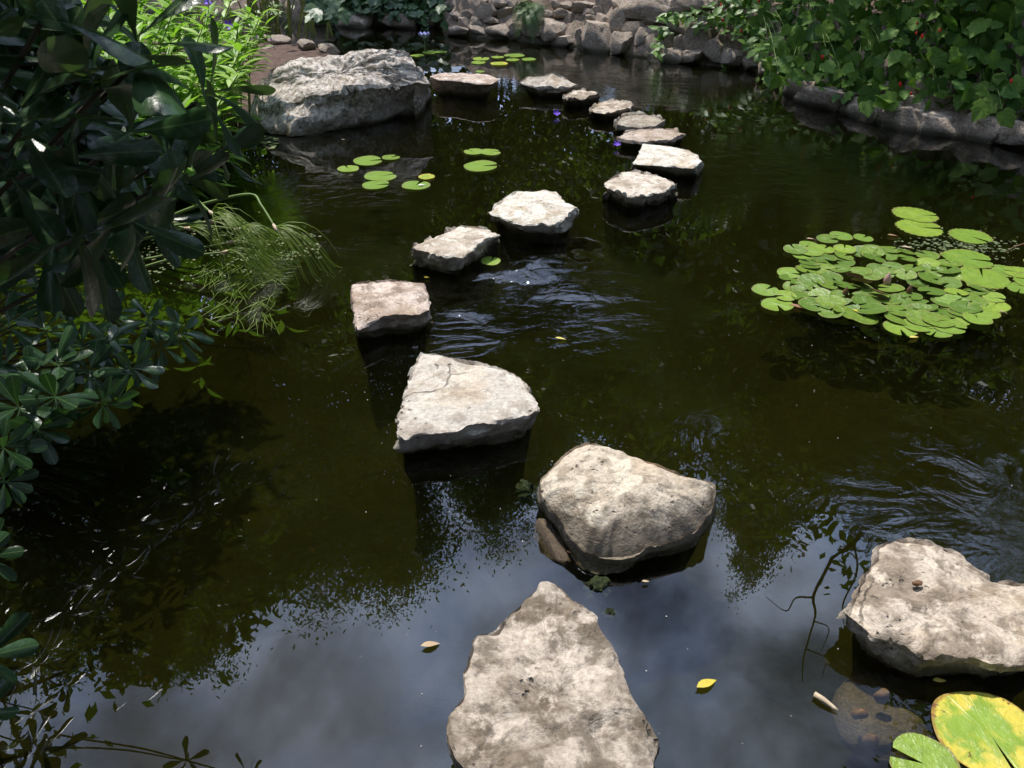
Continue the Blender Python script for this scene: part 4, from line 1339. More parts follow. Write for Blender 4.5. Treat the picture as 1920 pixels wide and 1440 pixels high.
# ---- part of the shrub beyond the left edge, seen mirrored in the water
rp = np.array([-2.5, 1.2, 0.1])
shC = empty('glossy_shrub', rp, 'dark paddle-leaved shrub at the left edge, mirrored as a black outline at lower left', 'shrub')
hub = np.array([-2.2, 1.5, .7])
for px, py, tt in [(60, 1330, 3.4), (115, 1285, 3.5), (345, 1425, 3.6), (455, 1455, 3.6), (120, 1105, 3.9), (60, 1180, 3.7), (15, 1270, 3.5), (150, 1140, 3.9), (105, 1050, 4.0), (50, 1050, 4.0), (15, 1400, 3.3),
                   (60, 1400, 3.3), (10, 1120, 3.8), (90, 1220, 3.6), (20, 1000, 4.0), (30, 950, 4.1), (5, 1330, 3.4), (-40, 1200, 3.6)]:
    c_ = MIR(px, py, tt)
    whorl(shC, rp, c_, (.6, rnd.uniform(-.2, .5), rnd.uniform(.1, .8)), 9, .11, LEAF_D)
    h2 = np.array([min(c_[0] - .45, -2.0), c_[1] + rnd.uniform(-.1, .1), max(.2, c_[2] - rnd.uniform(.15, .3))])
    stem_to(shC, rp, [h2, (c_ + h2) / 2 + np.array([0, 0, -.04]), c_], .005, .003, M['stem_dark'])
stem_to(shC, rp, [rp, np.array([-2.35, 1.6, .6]), np.array([-2.3, 2.2, 1.1]), np.array([-2.25, 2.7, 1.5])], .022, .008, M['stem_dark'])

# ------------------------------------------------------------------ bright lance-leaved shrubs on the left bank
GL = 'bright lance-leaved plants on the left bank'
spots = [((-2.5, 5.65), .32, 12, .9, 'bright lance-leaved plant nearest the water, drooping over its edge'),
         ((-2.95, 5.8), .36, 12, 1.3, 'bright lance-leaved plant seen through the dark shrub at upper left'),
         ((-2.5, 6.25), .26, 12, 1.05, 'bright lime lance-leaved plant just left of the big grey boulder'),
         ((-3.4, 6.6), .42, 12, 1.4, 'bright lance-leaved plant at the top left edge of the photo'),
         ((-2.7, 7.0), .3, 12, 1.1, 'bright lance-leaved plant with a purple bloom beside the dirt bank'),
         ((-2.9, 6.35), .34, 12, 1.3, 'bright lance-leaved plant in the middle of the left bank clump'),
         ((-3.3, 7.4), .42, 12, 1.3, 'bright lance-leaved plant at the back of the left bank clump'),
         ((-2.65, 5.9), .34, 12, .65, 'low bright lance-leaved plant at the foot of the left bank clump'),
         ((-2.65, 6.6), .26, 12, .75, 'short bright lance-leaved plant behind the left end of the boulder'),
         ((-3.1, 5.6), .36, 12, 1.2, 'bright lance-leaved plant at the water behind the papyrus stems'),
         ((-3.15, 6.95), .34, 12, 1.35, 'bright lance-leaved plant behind the middle of the left bank clump'),
         ((-2.62, 5.95), .26, 12, .8, 'bushy bright lance-leaved plant between the water and the boulder end'),
         ((-3.8, 6.1), .4, 12, 1.3, 'bright lance-leaved plant at the far left of the left bank clump'),
         ((-2.5, 7.35), .2, 12, .95, 'airy bright lance-leaved plant overlapping the dirt bank above the boulder end'),
         ((-2.75, 6.65), .3, 12, 1.25, 'tall bright lance-leaved plant in front of the reeds')]
for k, ((cx, cy), rad, ns, hh_, lb) in enumerate(spots):
    rp = np.array([cx, cy, .08])
    root = empty('lance_leaf_plant', rp, lb, 'plant', GL)
    nleaf = 0
    for i in range(ns):
        a = rnd.uniform(0, 6.28); rr_ = rad * math.sqrt(rnd.random())
        b0 = rp + np.array([math.cos(a) * rr_, math.sin(a) * rr_, -.05])
        h_ = hh_ * rnd.uniform(.6, 1.05)
        out_ = np.array([math.cos(a), math.sin(a), 0]) * .28 * h_ + np.array([.12, -.12, 0]) * h_
        tip = b0 + out_ * (1.5 if k == 0 else 1.0) + np.array([0, 0, h_])
        if k == 0 and i % 2 == 0:
            tip = b0 + np.array([rnd.uniform(.1, .4), rnd.uniform(-.45, .0), rnd.uniform(.15, .6)])
        cp = [b0, b0 * .5 + tip * .5 + np.array([0, 0, .08]) - out_ * .15, tip]
        stem_to(root, rp, cp, .007, .003, M['stem_green'], sides=4)
        cv = curve_pts(cp, 8)
        nl = 22
        for j in range(nl):
            s = 0.12 + 0.88 * (j / (nl - 1)) ** .7
            q = cv[min(len(cv) - 1, int(s * (len(cv) - 1)))]
            aa = (j // 2) * 1.57 + (j % 2) * math.pi + rnd.uniform(-.35, .35)
            up_ = .15 + .75 * s ** 3
            d = Vector((math.cos(aa), math.sin(aa), up_ * rnd.uniform(.5, 1.2)))
            place('leaf', rnd.choice(LEAF_L), root, rp, q, d, (0, 0, 1), rnd.uniform(.17, .25) * (1 - .25 * s), 1.45)
    if k in (4, 2):
        for _ in range(1 + (k == 4)):
            pass


def petal_flower(me_name, mat, n=5, r_=1.0, cup=.35):
    parts = []
    for i in range(n):
        a = 2 * math.pi * i / n
        pts = [(0.05, 0), (.45, .24), (.85, .30), (1.0, .12), (1.0, -.12), (.85, -.30), (.45, -.24)]
        V = [(x * math.cos(a) - y * math.sin(a), x * math.sin(a) + y * math.cos(a), cup * x * x + .05 * (i % 2)) for x, y in pts]
        parts.append((V, [tuple(range(len(V)))]))
    v, f = join(parts)
    return mesh(me_name, v, f, mat, smooth=False)


FL_P = petal_flower('petal', M['purple'], 5, 1, .5)


def flower(name, label, pos_, s, me, cat='flower', tilt=(0, 0, 0), group=None):
    root = empty(name, pos_, label, cat, group)
    o = obj('corolla', me, root); o.scale = (s, s, s); o.rotation_euler = tilt
    v, f = tube([(0, 0, -.55 * s), (0, 0, .12 * s)], [.05 * s, .16 * s], 6)
    obj('flower_tube', mesh('flower_tube', v, f, me.materials[0]), root).rotation_euler = tilt
    return root


flower('purple_flower', 'purple flower floating on the water below the smallest far stepping stones', P(1043, 213, .03), .036, FL_P, tilt=(.6, .2, 0), group='fallen purple flowers')
flower('purple_flower', 'purple flower floating against the left end of the thin brownish stepping stone', P(1157, 271, .03), .032, FL_P, tilt=(.3, -.4, .8), group='fallen purple flowers')
flower('purple_flower', 'purple flower blooming among the bright lance leaves left of the boulder', D(429, 48, 8.2), .05, FL_P, tilt=(1.0, .2, 0), group='purple blooms on the lance-leaved plants')
flower('purple_flower', 'purple flower at the top edge of the photo above the bright lance leaves', D(390, 3, 8.3), .05, FL_P, tilt=(.8, -.3, .5), group='purple blooms on the lance-leaved plants')


# ------------------------------------------------------------------ vines on the right bank
def in_poly(x, y, poly):
    c_ = False
    for (ax, ay), (bx_, by_) in zip(poly, poly[1:] + poly[:1]):
        if (ay > y) != (by_ > y) and x < (bx_ - ax) * (y - ay) / (by_ - ay) + ax:
            c_ = not c_
    return c_


vine_poly = [(1390, -60), (1375, 30), (1400, 60), (1425, 100), (1440, 140), (1475, 152), (1490, 150), (1530, 140), (1545, 175), (1575, 190), (1620, 192), (1670, 205), (1690, 175), (1715, 160), (1730, 195),
             (1745, 195), (1770, 170), (1800, 185), (1830, 205), (1880, 215), (1920, 205), (2050, 230), (2050, -60)]
cols = [(1375, 1480, 'lobed-leaf vine at the left end of the right bank, hanging beside the bare wall stones'),
        (1480, 1580, 'lobed-leaf vine draping low over the pale ledge at the right bank'),
        (1580, 1690, 'lobed-leaf vine with the brightest leaf clump in the middle of the right bank'),
        (1690, 1800, 'lobed-leaf vine with several red blooms over two exposed boulders'),
        (1800, 1925, 'lobed-leaf vine hanging at the right edge of the photo'),
        (1925, 2060, 'lobed-leaf vine continuing just beyond the right edge of the photo')]
VR = []
for xa, xb, lb in cols:
    p0, _ = wall_hit((xa + xb) / 2, 60, 0)
    rp = np.array([p0[0], p0[1] + .3, .55])
    VR.append((xa, xb, empty('lobed_vine', rp, lb, 'vine', 'lobed-leaf vines on the right bank'), rp))
for xa, xb, root, rp in VR:
    made, tries, pts_ = 0, 0, []
    target = 165 if xb < 1930 else 60
    while made < target and tries < 6000:
        tries += 1
        px, py = rnd.uniform(xa, xb), rnd.uniform(-55, 225)
        if not in_poly(px, py, vine_poly): continue
        layer = rnd.choice((0, 0, 1, 1, 2))
        mind = (14, 19, 25)[layer]
        if any(l_ == layer and (px - a) ** 2 + ((py - b) * 1.15) ** 2 < mind ** 2 for a, b, l_ in pts_): continue
        pts_.append((px, py, layer))
        off = (.06, .2, .34)[layer] + rnd.uniform(-.05, .05)
        p, dep = wall_hit(px, py, off)
        L = rnd.choice((.08, .11, .13, .15, .17, .20)) * rnd.uniform(.9, 1.1) * (0.9 if xa < 1400 else 1.0)
        d = Vector((rnd.uniform(-.9, .7), rnd.uniform(-.8, .1), rnd.uniform(-1.0, .15)))
        zd = Vector((rnd.uniform(-.8, .6), rnd.uniform(-1.0, -.1), rnd.uniform(.2, 1.1)))
        place('leaf', rnd.choice(LEAF_V), root, rp, p, d, zd, L)
        made += 1
        if made % 9 == 0:
            stem_to(root, rp, [rp, (rp + p) / 2 + np.array([0, 0, .12]), p], .008, .003, M['stem_green'], sides=4)

# small-leaved creeper over the sunny part of the wall
creep_poly = [(1235, 30), (1255, 18), (1300, 25), (1330, 5), (1375, -30), (1400, 20), (1425, 60), (1440, 120), (1400, 90), (1385, 60), (1360, 60), (1345, 48), (1300, 52), (1275, 35), (1255, 45), (1245, 80), (1232, 112), (1224, 110), (1230, 60)]
p0, _ = wall_hit(1330, 20)
rp = np.array([p0[0], p0[1] + .2, .6])
cr = empty('creeper', rp, 'light green small-leaved creeper trailing over the sunlit wall stones', 'creeper')
made = tries = 0
while made < 230 and tries < 8000:
    tries += 1
    px, py = rnd.uniform(1220, 1440), rnd.uniform(-30, 135)
    if not in_poly(px, py, creep_poly): continue
    p, dep = wall_hit(px, py, rnd.uniform(.16, .36))
    d = Vector((rnd.uniform(-1, 1), rnd.uniform(-1, .2), rnd.uniform(-.8, .5)))
    place('leaf', rnd.choice(LEAF_C), cr, rp, p, d, (rnd.uniform(-.4, .4), -.6, 1), rnd.uniform(.09, .15), 1.25)
    made += 1
for q in [(1240, 60), (1228, 110), (1300, 40), (1260, 30), (1400, 70), (1430, 120), (1370, 50)]:
    p, dep = wall_hit(q[0], q[1], .08)
    stem_to(cr, rp, [rp, (rp + p) / 2 + np.array([0, -.05, .06]), p], .006, .003, M['stem_green'], sides=4)
# hanging strands low on the wall
for px, ys in ((1362, (100, 140)), (1425, (120, 168)), (1350, (80, 120)), (1470, (150, 180)), (1735, (195, 235))):
    for k in range(7):
        py = ys[0] + (ys[1] - ys[0]) * k / 6
        p, dep = wall_hit(px + rnd.uniform(-9, 9), py, .07)
        place('leaf', rnd.choice(LEAF_C), cr, rp, p, (rnd.uniform(-.6, .6), -.5, -.6), (0, -.7, .8), rnd.uniform(.08, .12), 1.3)

# red blooms of the vine
redm = None
bm = bmesh.new()
bmesh.ops.create_uvsphere(bm, u_segments=7, v_segments=5, radius=1)
for v in bm.verts:
    v.co.z = v.co.z * 1.4 + (.25 * math.sin(math.atan2(v.co.y, v.co.x) * 5) * (v.co.z > .2))
me_red = bpy.data.meshes.new('bloom'); bm.to_mesh(me_red); bm.free(); me_red.materials.append(M['red'])
for px, py in [(1542, 107), (1688, 158), (1708, 176), (1720, 44), (1718, 62), (1729, 68), (1762, 57), (1423, 2), (1352, 9), (1896, 152), (1390, 58), (1356, 38)]:
    p, dep = wall_hit(px, py, .44)
    best = min(VR, key=lambda r_: abs((r_[0] + r_[1]) / 2 - px))
    o = obj('bloom', me_red, best[2], p - best[3]); s = rnd.uniform(.010, .015)
    o.scale = (s, s, s * 1.2); o.rotation_euler = (rnd.uniform(-.5, .5), rnd.uniform(-.5, .5), 0)

# ------------------------------------------------------------------ ivy and bushes over the far left wall
p0, _ = wall_hit(720, 5)
for k, (xa, xb, lb) in enumerate([(590, 715, 'dark ivy hanging over the far left wall behind the boulder'), (715, 835, 'dark ivy filling the shaded corner of the far wall')]):
    p0, _ = wall_hit((xa + xb) / 2, 10)
    rp = np.array([p0[0], p0[1] + .2, .6])
    iv = empty('ivy', rp, lb, 'ivy', 'ivy on the far left wall')
    for i in range(240):
        px = rnd.uniform(xa, xb)
        lim = 30 if not (785 < px < 832) else 52
        if 640 < px < 700: lim = 22
        py = rnd.uniform(-50, 1) if i % 2 else rnd.uniform(-10, lim)
        p, dep = wall_hit(px, py, rnd.uniform(.06, .35))
        place('leaf', rnd.choice(LEAF_I), iv, rp, p, (rnd.uniform(-.8, .8), rnd.uniform(-.8, .1), rnd.uniform(-1, .3)), (rnd.uniform(-.5, .5), -.8, .8), rnd.uniform(.09, .17))
    for i in range(5):
        p, dep = wall_hit(rnd.uniform(xa, xb), rnd.uniform(5, 25), .1)
        stem_to(iv, rp, [rp, (rp + p) / 2 + np.array([0, -.05, .06]), p], .007, .003, M['stem_dark'], sides=4)


# ------------------------------------------------------------------ fern on the wall
def frond(ctrl, n, wmax, rg_):
    cv = curve_pts(ctrl, 8)
    parts = [tube(cv, [.004] * len(cv), 4)]
    for i in range(n):
        s = .08 + .9 * i / n
        k = s * (len(cv) - 1); j = int(k)
        q = cv[j] * (1 - (k - j)) + cv[min(j + 1, len(cv) - 1)] * (k - j)
        tg = cv[min(j + 1, len(cv) - 1)] - cv[max(j - 1, 0)]; tg /= np.linalg.norm(tg) + 1e-9
        side = np.cross(tg, [0, -.6, .8]); side /= np.linalg.norm(side) + 1e-9
        wl = wmax * math.sin(math.pi * (0.12 + .86 * s)) ** .8
        for sg in (-1, 1):
            d = side * sg * .9 + tg * .45 + np.array([0, 0, -.12])
            e = q + d * wl
            wd = tg * wl * .11
            parts.append(([q - wd * .4, q + d * wl * .5 - wd, e, q + d * wl * .5 + wd, q + wd * .4], [(0, 1, 2, 3, 4)]))
    return join(parts)


rgf = random.Random(5)
p0, _ = wall_hit(992, 8, .05)
rp = p0.copy()
fe = empty('fern', rp, 'green fern with long drooping fronds hanging down the far wall to the water', 'fern')
for tx, ty in [(968, 72), (1000, 82), (985, 60), (1012, 60), (960, 50), (1020, 40), (975, 30), (1000, 45)]:
    e, dep = wall_hit(tx, ty, .18)
    md = (p0 + e) / 2 + np.array([0, -.12, .12])
    v, f = frond([np.zeros(3), md - rp, e - rp], 26, .10, rgf)
    obj('frond', mesh('frond', v, f, M['fern'], smooth=False), fe)
for a in (-.9, -.3, .4, 1.0):
    e = p0 + np.array([math.sin(a) * .35, -.15, .28])
    v, f = frond([np.zeros(3), (e - rp) * .5 + np.array([0, 0, .1]), e - rp], 18, .07, rgf)
    obj('frond', mesh('frond', v, f, M['fern'], smooth=False), fe)

# ------------------------------------------------------------------ reeds and leafy plants behind the dirt bank
rp = P(530, 72, .1)
rd = empty('reed_clump', rp, 'clump of tall green and brown reeds standing behind the dirt bank', 'reeds')
for i in range(46):
    b0 = np.array([rnd.gauss(0, .30), rnd.gauss(0.1, .14), 0])
    tip = b0 + np.array([rnd.gauss(0, .22), rnd.gauss(0, .2), rnd.uniform(.7, 1.25)])
    w_ = rnd.uniform(.008, .018)
    V_, F_ = [], []
    for j, s in enumerate((0, .25, .5, .75, 1)):
        q = b0 * (1 - s) + tip * s + np.array([0, 0, -.25 * (s ** 3) * rnd.random()])
        wd = w_ * (1 - s ** 2 * .95)
        V_ += [(q[0] - wd, q[1], q[2]), (q[0], q[1] - wd * .4, q[2]), (q[0] + wd, q[1], q[2])]
        if j:
            k0 = (j - 1) * 3
            F_ += [(k0, k0 + 1, k0 + 4, k0 + 3), (k0 + 1, k0 + 2, k0 + 5, k0 + 4)]
    obj('blade', mesh('blade', V_, F_, M['reed']), rd)
for k, (px, py, lb) in enumerate([(445, 20, 'yellow-green broad-leaved plant at the top edge, left of the reeds'), (500, 25, 'yellow-green lobed plant just in front of the reeds at the top edge')]):
    c_ = D(px, py, 10.4)
    rp = np.array([c_[0], c_[1], .08])
    pl_ = empty('leafy_plant', rp, lb, 'plant')
    for i in range(26):
        q = c_ + np.array([rnd.gauss(0, .16), rnd.gauss(0, .15), rnd.gauss(0, .09)])
        place('leaf', rnd.choice(LEAF_C), pl_, rp, q, (rnd.uniform(-1, 1), rnd.uniform(-1, 1), rnd.uniform(-.2, .6)), (0, -.4, 1), rnd.uniform(.1, .16), .9)
        if i % 3 == 0:
            stem_to(pl_, rp, [rp, (rp + q) / 2, q], .006, .003, M['stem_green'], sides=4)

# ------------------------------------------------------------------ papyrus leaning over the water
rp = np.array([-3.0, 4.5, 0.0])
pa = empty('papyrus', rp, 'papyrus with bent green stems and drooping mop heads lying over the water at left', 'papyrus')
SD = [  # pixel path with heights (px, py, depth) , umbel there?, rays, ray length, droop
    ([(140, 520, 4.9), (270, 440, 4.75), (340, 421, 4.7), (390, 416, 4.65)], 12, .28, .6),
    ([(330, 335, 4.9), (365, 370, 4.75), (395, 398, 4.6)], 40, .62, 1.0),
    ([(240, 440, 4.9), (340, 397, 4.8), (400, 377, 4.75), (470, 364, 4.7), (490, 385, 4.65), (515, 425, 4.6)], 32, .48, .8),
    ([(180, 540, 4.7), (250, 508, 4.65), (330, 484, 4.6), (420, 473, 4.55)], 36, .5, 1.1),
    ([(230, 395, 4.9), (260, 404, 4.85), (300, 415, 4.8)], 16, .2, .3),
    ([(200, 450, 4.9), (290, 420, 4.85), (350, 428, 4.75)], 28, .42, .8),
    ([(260, 450, 4.9), (370, 425, 4.8), (446, 430, 4.7)], 32, .46, .9),
    ([(150, 500, 4.9), (250, 490, 4.8), (350, 470, 4.8), (430, 455, 4.75)], 28, .5, 1.2)]
for ctrl, nr, rl, droop in SD:
    pts_ = [D(*c_) for c_ in ctrl]
    st = stem_to(pa, rp, pts_, .010, .006, M['stem_green'], sides=6)
    e = pts_[-1]; dirv = pts_[-1] - pts_[-2]; dirv /= np.linalg.norm(dirv)
    parts = []
    for i in range(nr):
        a = rnd.uniform(-.9, .9); b_ = rnd.uniform(-.7, .7)
        d = dirv * .7 + np.array([.55 + a * .6, b_ * .7, .35 + rnd.uniform(-.2, .35)])
        d /= np.linalg.norm(d)
        L = rl * rnd.uniform(.65, 1.1)
        pr = []
        for s in (0, .2, .4, .6, .8, 1.0):
            q = e + d * L * s * (1 - .25 * s) + np.array([0, 0, -droop * L * .85 * s * s])
            if q[2] < .004: q[2] = .004 + .01 * rnd.random()
            pr.append(q - rp)
        parts.append(tube(pr, [.0021, .0019, .0017, .0015, .0012, .0008], 3, cap=False))
    v, f = join(parts)
    obj('umbel', mesh('umbel', v, f, M['papyrus']), st)
    hub_ = tube([e - rp - dirv * .02, e - rp + dirv * .02, e - rp + dirv * .045 + np.array([.01, 0, -.01])], [.007, .014, .004], 6)
    obj('bract', mesh('bract', hub_[0], hub_[1], M['tanleaf']), st)
parts = []
for i in range(150):
    px, py = rnd.uniform(385, 520), rnd.uniform(490, 600)
    if rnd.random() < (py - 480) / 160: continue
    q = P(px, py, .006)
    a = rnd.gauss(-1.5, .5)
    L = rnd.uniform(.08, .2)
    d = np.array([math.cos(a), math.sin(a), 0])
    parts.append(tube([q - rp, q - rp + d * L * .5 + np.array([rnd.uniform(-.01, .01), 0, .004]), q - rp + d * L], [.0018, .0016, .0008], 3, cap=False))
v, f = join(parts)
tag(obj('floating_ray', mesh('floating_ray', v, f, M['papyrus']), pa), kind='stuff')

# ------------------------------------------------------------------ water lilies
def pad_mesh(seed, mat, notch=.32, teeth=0, n=36, cup=0.03, wave=.015):
    rg = random.Random(seed)
    V = [(0, 0, 0)]
    a0 = notch / 2
    rings_ = (.35, .7, .93, 1.0)
    ph = [rg.uniform(0, 6.28) for _ in range(4)]
    for ri, rr_ in enumerate(rings_):
        for i in range(n + 1):
            a = a0 + (2 * math.pi - notch) * i / n
            e = 1 + .035 * math.sin(2 * a + ph[0]) + .02 * math.sin(5 * a + ph[1])
            if teeth and ri == 3: e += .035 * (1 if (i % 2) else -1) + rg.uniform(-.02, .02)
            edge = min(i, n - i) / n
            if ri >= 2: e *= 1 - .10 * max(0, 1 - edge * 22)
            r_ = rr_ * e
            z_ = cup * rr_ ** 3 * (.4 + .6 * math.sin(a + ph[2])) + wave * math.sin(3 * a + ph[3]) * rr_ ** 2
            V.append((r_ * math.cos(a), r_ * math.sin(a), z_))
    F = []
    for i in range(n):
        F.append((0, 1 + i, 2 + i))
    for ri in range(3):
        for i in range(n):
            q = 1 + ri * (n + 1) + i
            F.append((q, q + n + 1, q + n + 2, q + 1))
    return mesh('lily_pad', V, F, mat)


PADS = [pad_mesh(i, M['pad'], rnd.uniform(.18, .7), cup=rnd.uniform(.02, .09), n=28) for i in range(8)]
PADS_L = [pad_mesh(30 + i, M['pad_lime'], rnd.uniform(.15, .5), teeth=0, cup=.02, n=28) for i in range(4)]
PADS_T = [pad_mesh(50 + i, M['pad_lime'], rnd.uniform(.1, .3), teeth=1, cup=.02, n=44) for i in range(4)]
PAD_Y = pad_mesh(70, M['pad_yellow'], .1, cup=.03, n=48)
PAD_M = pad_mesh(71, M['pad_maroon'], .35, cup=.25, n=28)

cl = [(700, 292), (848, 305), (613, 312), (395, 382), (487, 350), (590, 378), (725, 378), (505, 395), (450, 422), (600, 420), (720, 425), (585, 443), (835, 398), (900, 373), (905, 405), (918, 440), (1020, 385),
      (1000, 415), (1135, 398), (1140, 440), (1275, 420), (1420, 475), (495, 468), (495, 490), (610, 482), (725, 460), (590, 515), (695, 510), (825, 528), (940, 508), (1040, 495), (1175, 508), (1275, 472),
      (1290, 500), (355, 538), (478, 522), (505, 550), (640, 568), (370, 585), (500, 585), (390, 635), (510, 625), (610, 615), (720, 620), (640, 660), (905, 550), (990, 540), (1130, 548), (1210, 590), (1300, 528),
      (1300, 575), (1410, 518), (1415, 563), (1425, 605), (195, 652), (330, 690), (435, 665), (445, 700), (560, 690), (700, 700), (840, 640), (1030, 640), (1305, 660), (1470, 665), (1590, 665), (1640, 640), (1720, 700),
      (1165, 692), (1000, 705), (840, 700), (525, 750), (630, 730), (720, 760), (275, 750), (870, 740), (895, 780), (980, 765), (1110, 735), (1085, 790), (1250, 755), (1390, 725), (1440, 735), (1580, 725), (1530, 765),
      (1660, 755), (1720, 755), (630, 797), (735, 800), (850, 835), (1090, 840), (1240, 800), (1245, 840), (1360, 805), (1510, 800), (1655, 800), (1350, 855), (1475, 850), (1215, 885), (1425, 895), (1610, 840), (1095, 910), (1340, 922)]
c0 = P(1660, 535)
wl = empty('water_lily', c0, 'dense round cluster of small green lily pads floating at the right of the pond', 'water lily')
for i, (x, y) in enumerate(cl):
    q = P(1380 + x * .28125, 360 + y * .28125, 0.006 + .004 * (i % 4))
    r_ = math.hypot((x - 1000) / 800, (y - 620) / 320)
    edge = r_ > .82
    me = rnd.choice(PADS_L) if (edge and rnd.random() < .75) or rnd.random() < .1 else rnd.choice(PADS)
    o = obj('lily_pad', me, wl, q - c0)
    s = rnd.uniform(.062, .078) * (1.12 if y > 700 else .95)
    o.scale = (s, s, s)
    tl = .05 if edge else .17
    o.rotation_euler = (rnd.uniform(-tl, tl), rnd.uniform(-tl, tl), rnd.uniform(0, 6.28))
for x, y, s, tx, ty in [(785, 560, .052, .5, .1), (835, 597, .058, .45, .2), (950, 668, .062, .25, -.15)]:
    q = P(1380 + x * .28125, 360 + y * .28125, .035)
    o = obj('lily_pad', PAD_M, wl, q - c0); o.scale = (s, s, s); o.rotation_euler = (tx, ty, 2.5)
    o['label'] = 'maroon raised lily pad'
# buds
bm = bmesh.new(); bmesh.ops.create_uvsphere(bm, u_segments=8, v_segments=7, radius=1)
for v in bm.verts:
    if v.co.z > 0:
        v.co.x *= 1 - .6 * v.co.z; v.co.y *= 1 - .6 * v.co.z
me_b = bpy.data.meshes.new('bud'); bm.to_mesh(me_b); bm.free()
me_b.polygons.foreach_set('use_smooth', [True] * len(me_b.polygons))
me_b2 = me_b.copy(); me_b.materials.append(M['pink']); me_b2.materials.append(M['budbrown'])
for x, y, s, me in [(1010, 585, .022, me_b), (730, 670, .017, me_b2), (1157, 655, .016, me_b2)]:
    o = obj('bud', me, wl, P(1380 + x * .28125, 360 + y * .28125, .03) - c0); o.scale = (s, s, s * 2.1)
# large toothed pads
c1_ = P(1800, 470)
w2 = empty('water_lily', c1_, 'water lily with big lime toothed pads behind and right of the dense small-pad cluster', 'water lily')
for x, y, wpx, rz in [(1195, 150, 285, -.2), (1225, 237, 305, -.1), (1563, 295, 270, -.9), (1545, 445, 320, -.3), (1645, 570, 330, 1.2), (1785, 525, 190, .3), (1890, 535, 200, 2.8), (1900, 640, 190, 4.0), (1600, 620, 120, 1), (1420, 420, 110, 2), (2010, 600, 300, 1.0), (2060, 480, 260, 2.0)]:
    q = P(1380 + x * .28125, 360 + y * .28125, .008 + .003 * rnd.random())
    dep = (q[1] * AX[1] + (q[2] - CAM_H) * AX[2])
    s = wpx * .28125 / 2 * dep / FPX
    o = obj('lily_pad', rnd.choice(PADS_T), w2, q - c1_); o.scale = (s, s, s); o.rotation_euler = (rnd.uniform(-.02, .02), rnd.uniform(-.02, .02), rz)

# separate pads
def pad(label, px, py, wpx, me, rz, group=None, tilt=(0, 0)):
    q = P(px, py, .008)
    dep = (q[1] * AX[1] + (q[2] - CAM_H) * AX[2])
    o = obj('lily_pad', me, None, q)
    s = wpx / 2 * dep / FPX
    o.scale = (s, s, s); o.rotation_euler = (tilt[0], tilt[1], rz)
    return tag(o, label, 'lily pad', group)


pad('big yellowing lily pad with brown spots in the bottom right corner', 1858, 1378, 200, PAD_Y, -1.5, tilt=(.05, -.03))
pad('plain green lily pad partly under the big yellowing one in the bottom right corner', 1733, 1432, 128, PADS_L[1], 2.7)
bpy.data.objects['lily_pad'] if False else None
GLP = 'lily pads in front of the boulder'
for lb, px, py, wp, me, rz in [
        ('large oval lily pad, rearmost in the group below the boulder reflection', 690, 301, 56, PADS_L[0], .2),
        ('small notched lily pad touching the right of the rearmost pad below the boulder', 733, 295, 34, PADS[1], .8),
        ('lone pale lily pad farthest left in the group below the boulder', 653, 316, 40, PADS_L[2], 2.),
        ('upper of two overlapping lily pads in the middle of the group below the boulder', 713, 330, 60, PADS_L[3], .4),
        ('lower of two overlapping lily pads in the middle of the group below the boulder', 705, 346, 52, PADS_L[1], .1),
        ('lily pad with a white petal on it, rightmost in the group below the boulder', 780, 347, 52, PADS_L[0], 1.2),
        ('small yellowed lily pad just above the pad with the white petal', 800, 331, 32, PAD_Y, .9),
        ('left of two small touching lily pads left of the stepping stones', 889, 284, 38, PADS_L[2], 2.4),
        ('right of two small touching lily pads left of the stepping stones', 919, 285, 40, PADS_L[3], .2),
        ('larger single lily pad below the two small touching ones', 902, 311, 66, PADS_L[1], .15)]:
    pad(lb, px, py, wp, me, rz, GLP)
pad('single small lily pad wedged beside the kite-shaped stepping stone', 920, 489, 38, PADS_L[2], 1.3)
GLF = 'lily pads on the far water'
for lb, px, py, wp in [('far lily pad left of the others, near the boulder top', 782, 104, 26), ('far lily pad under the lavender flower', 806, 98, 30), ('far lily pad right of the lavender flower', 826, 97, 24),
                       ('far lily pad at the left of the group before the fern', 902, 110, 32), ('far lily pad at the lower left of the group before the fern', 897, 117, 28),
                       ('small middle far lily pad before the fern', 933, 107, 24), ('far lily pad highest in the group before the fern', 964, 104, 38), ('yellowing far lily pad lowest in the group before the fern', 936, 119, 34),
                       ('far lily pad between the highest and lowest of that group', 961, 112, 26), ('far lily pad farthest right before the fern', 991, 111, 28), ('tiny far lily pad alone just behind the long flat slab', 900, 134, 18)]:
    pad(lb, px, py, wp, PAD_Y if 'yellowing' in lb else rnd.choice(PADS_L), rnd.uniform(0, 6), GLF)
# lavender lily flower on its stalk
q = P(797, 97)
lf = empty('lily_flower', q, 'lavender water lily flower standing on a stalk behind the boulder', 'flower')
v, f = tube([(0, 0, -.3), (0, 0, .16)], [.006, .005], 5)
obj('stalk', mesh('stalk', v, f, M['stem_green']), lf)
PL = petal_flower('petal_ring', M['lavender'], 8, 1, .9)
for s, rz in ((.075, 0), (.055, .4)):
    o = obj('petal_ring', PL, lf, (0, 0, .16)); o.scale = (s, s, s); o.rotation_euler = (0, 0, rz)

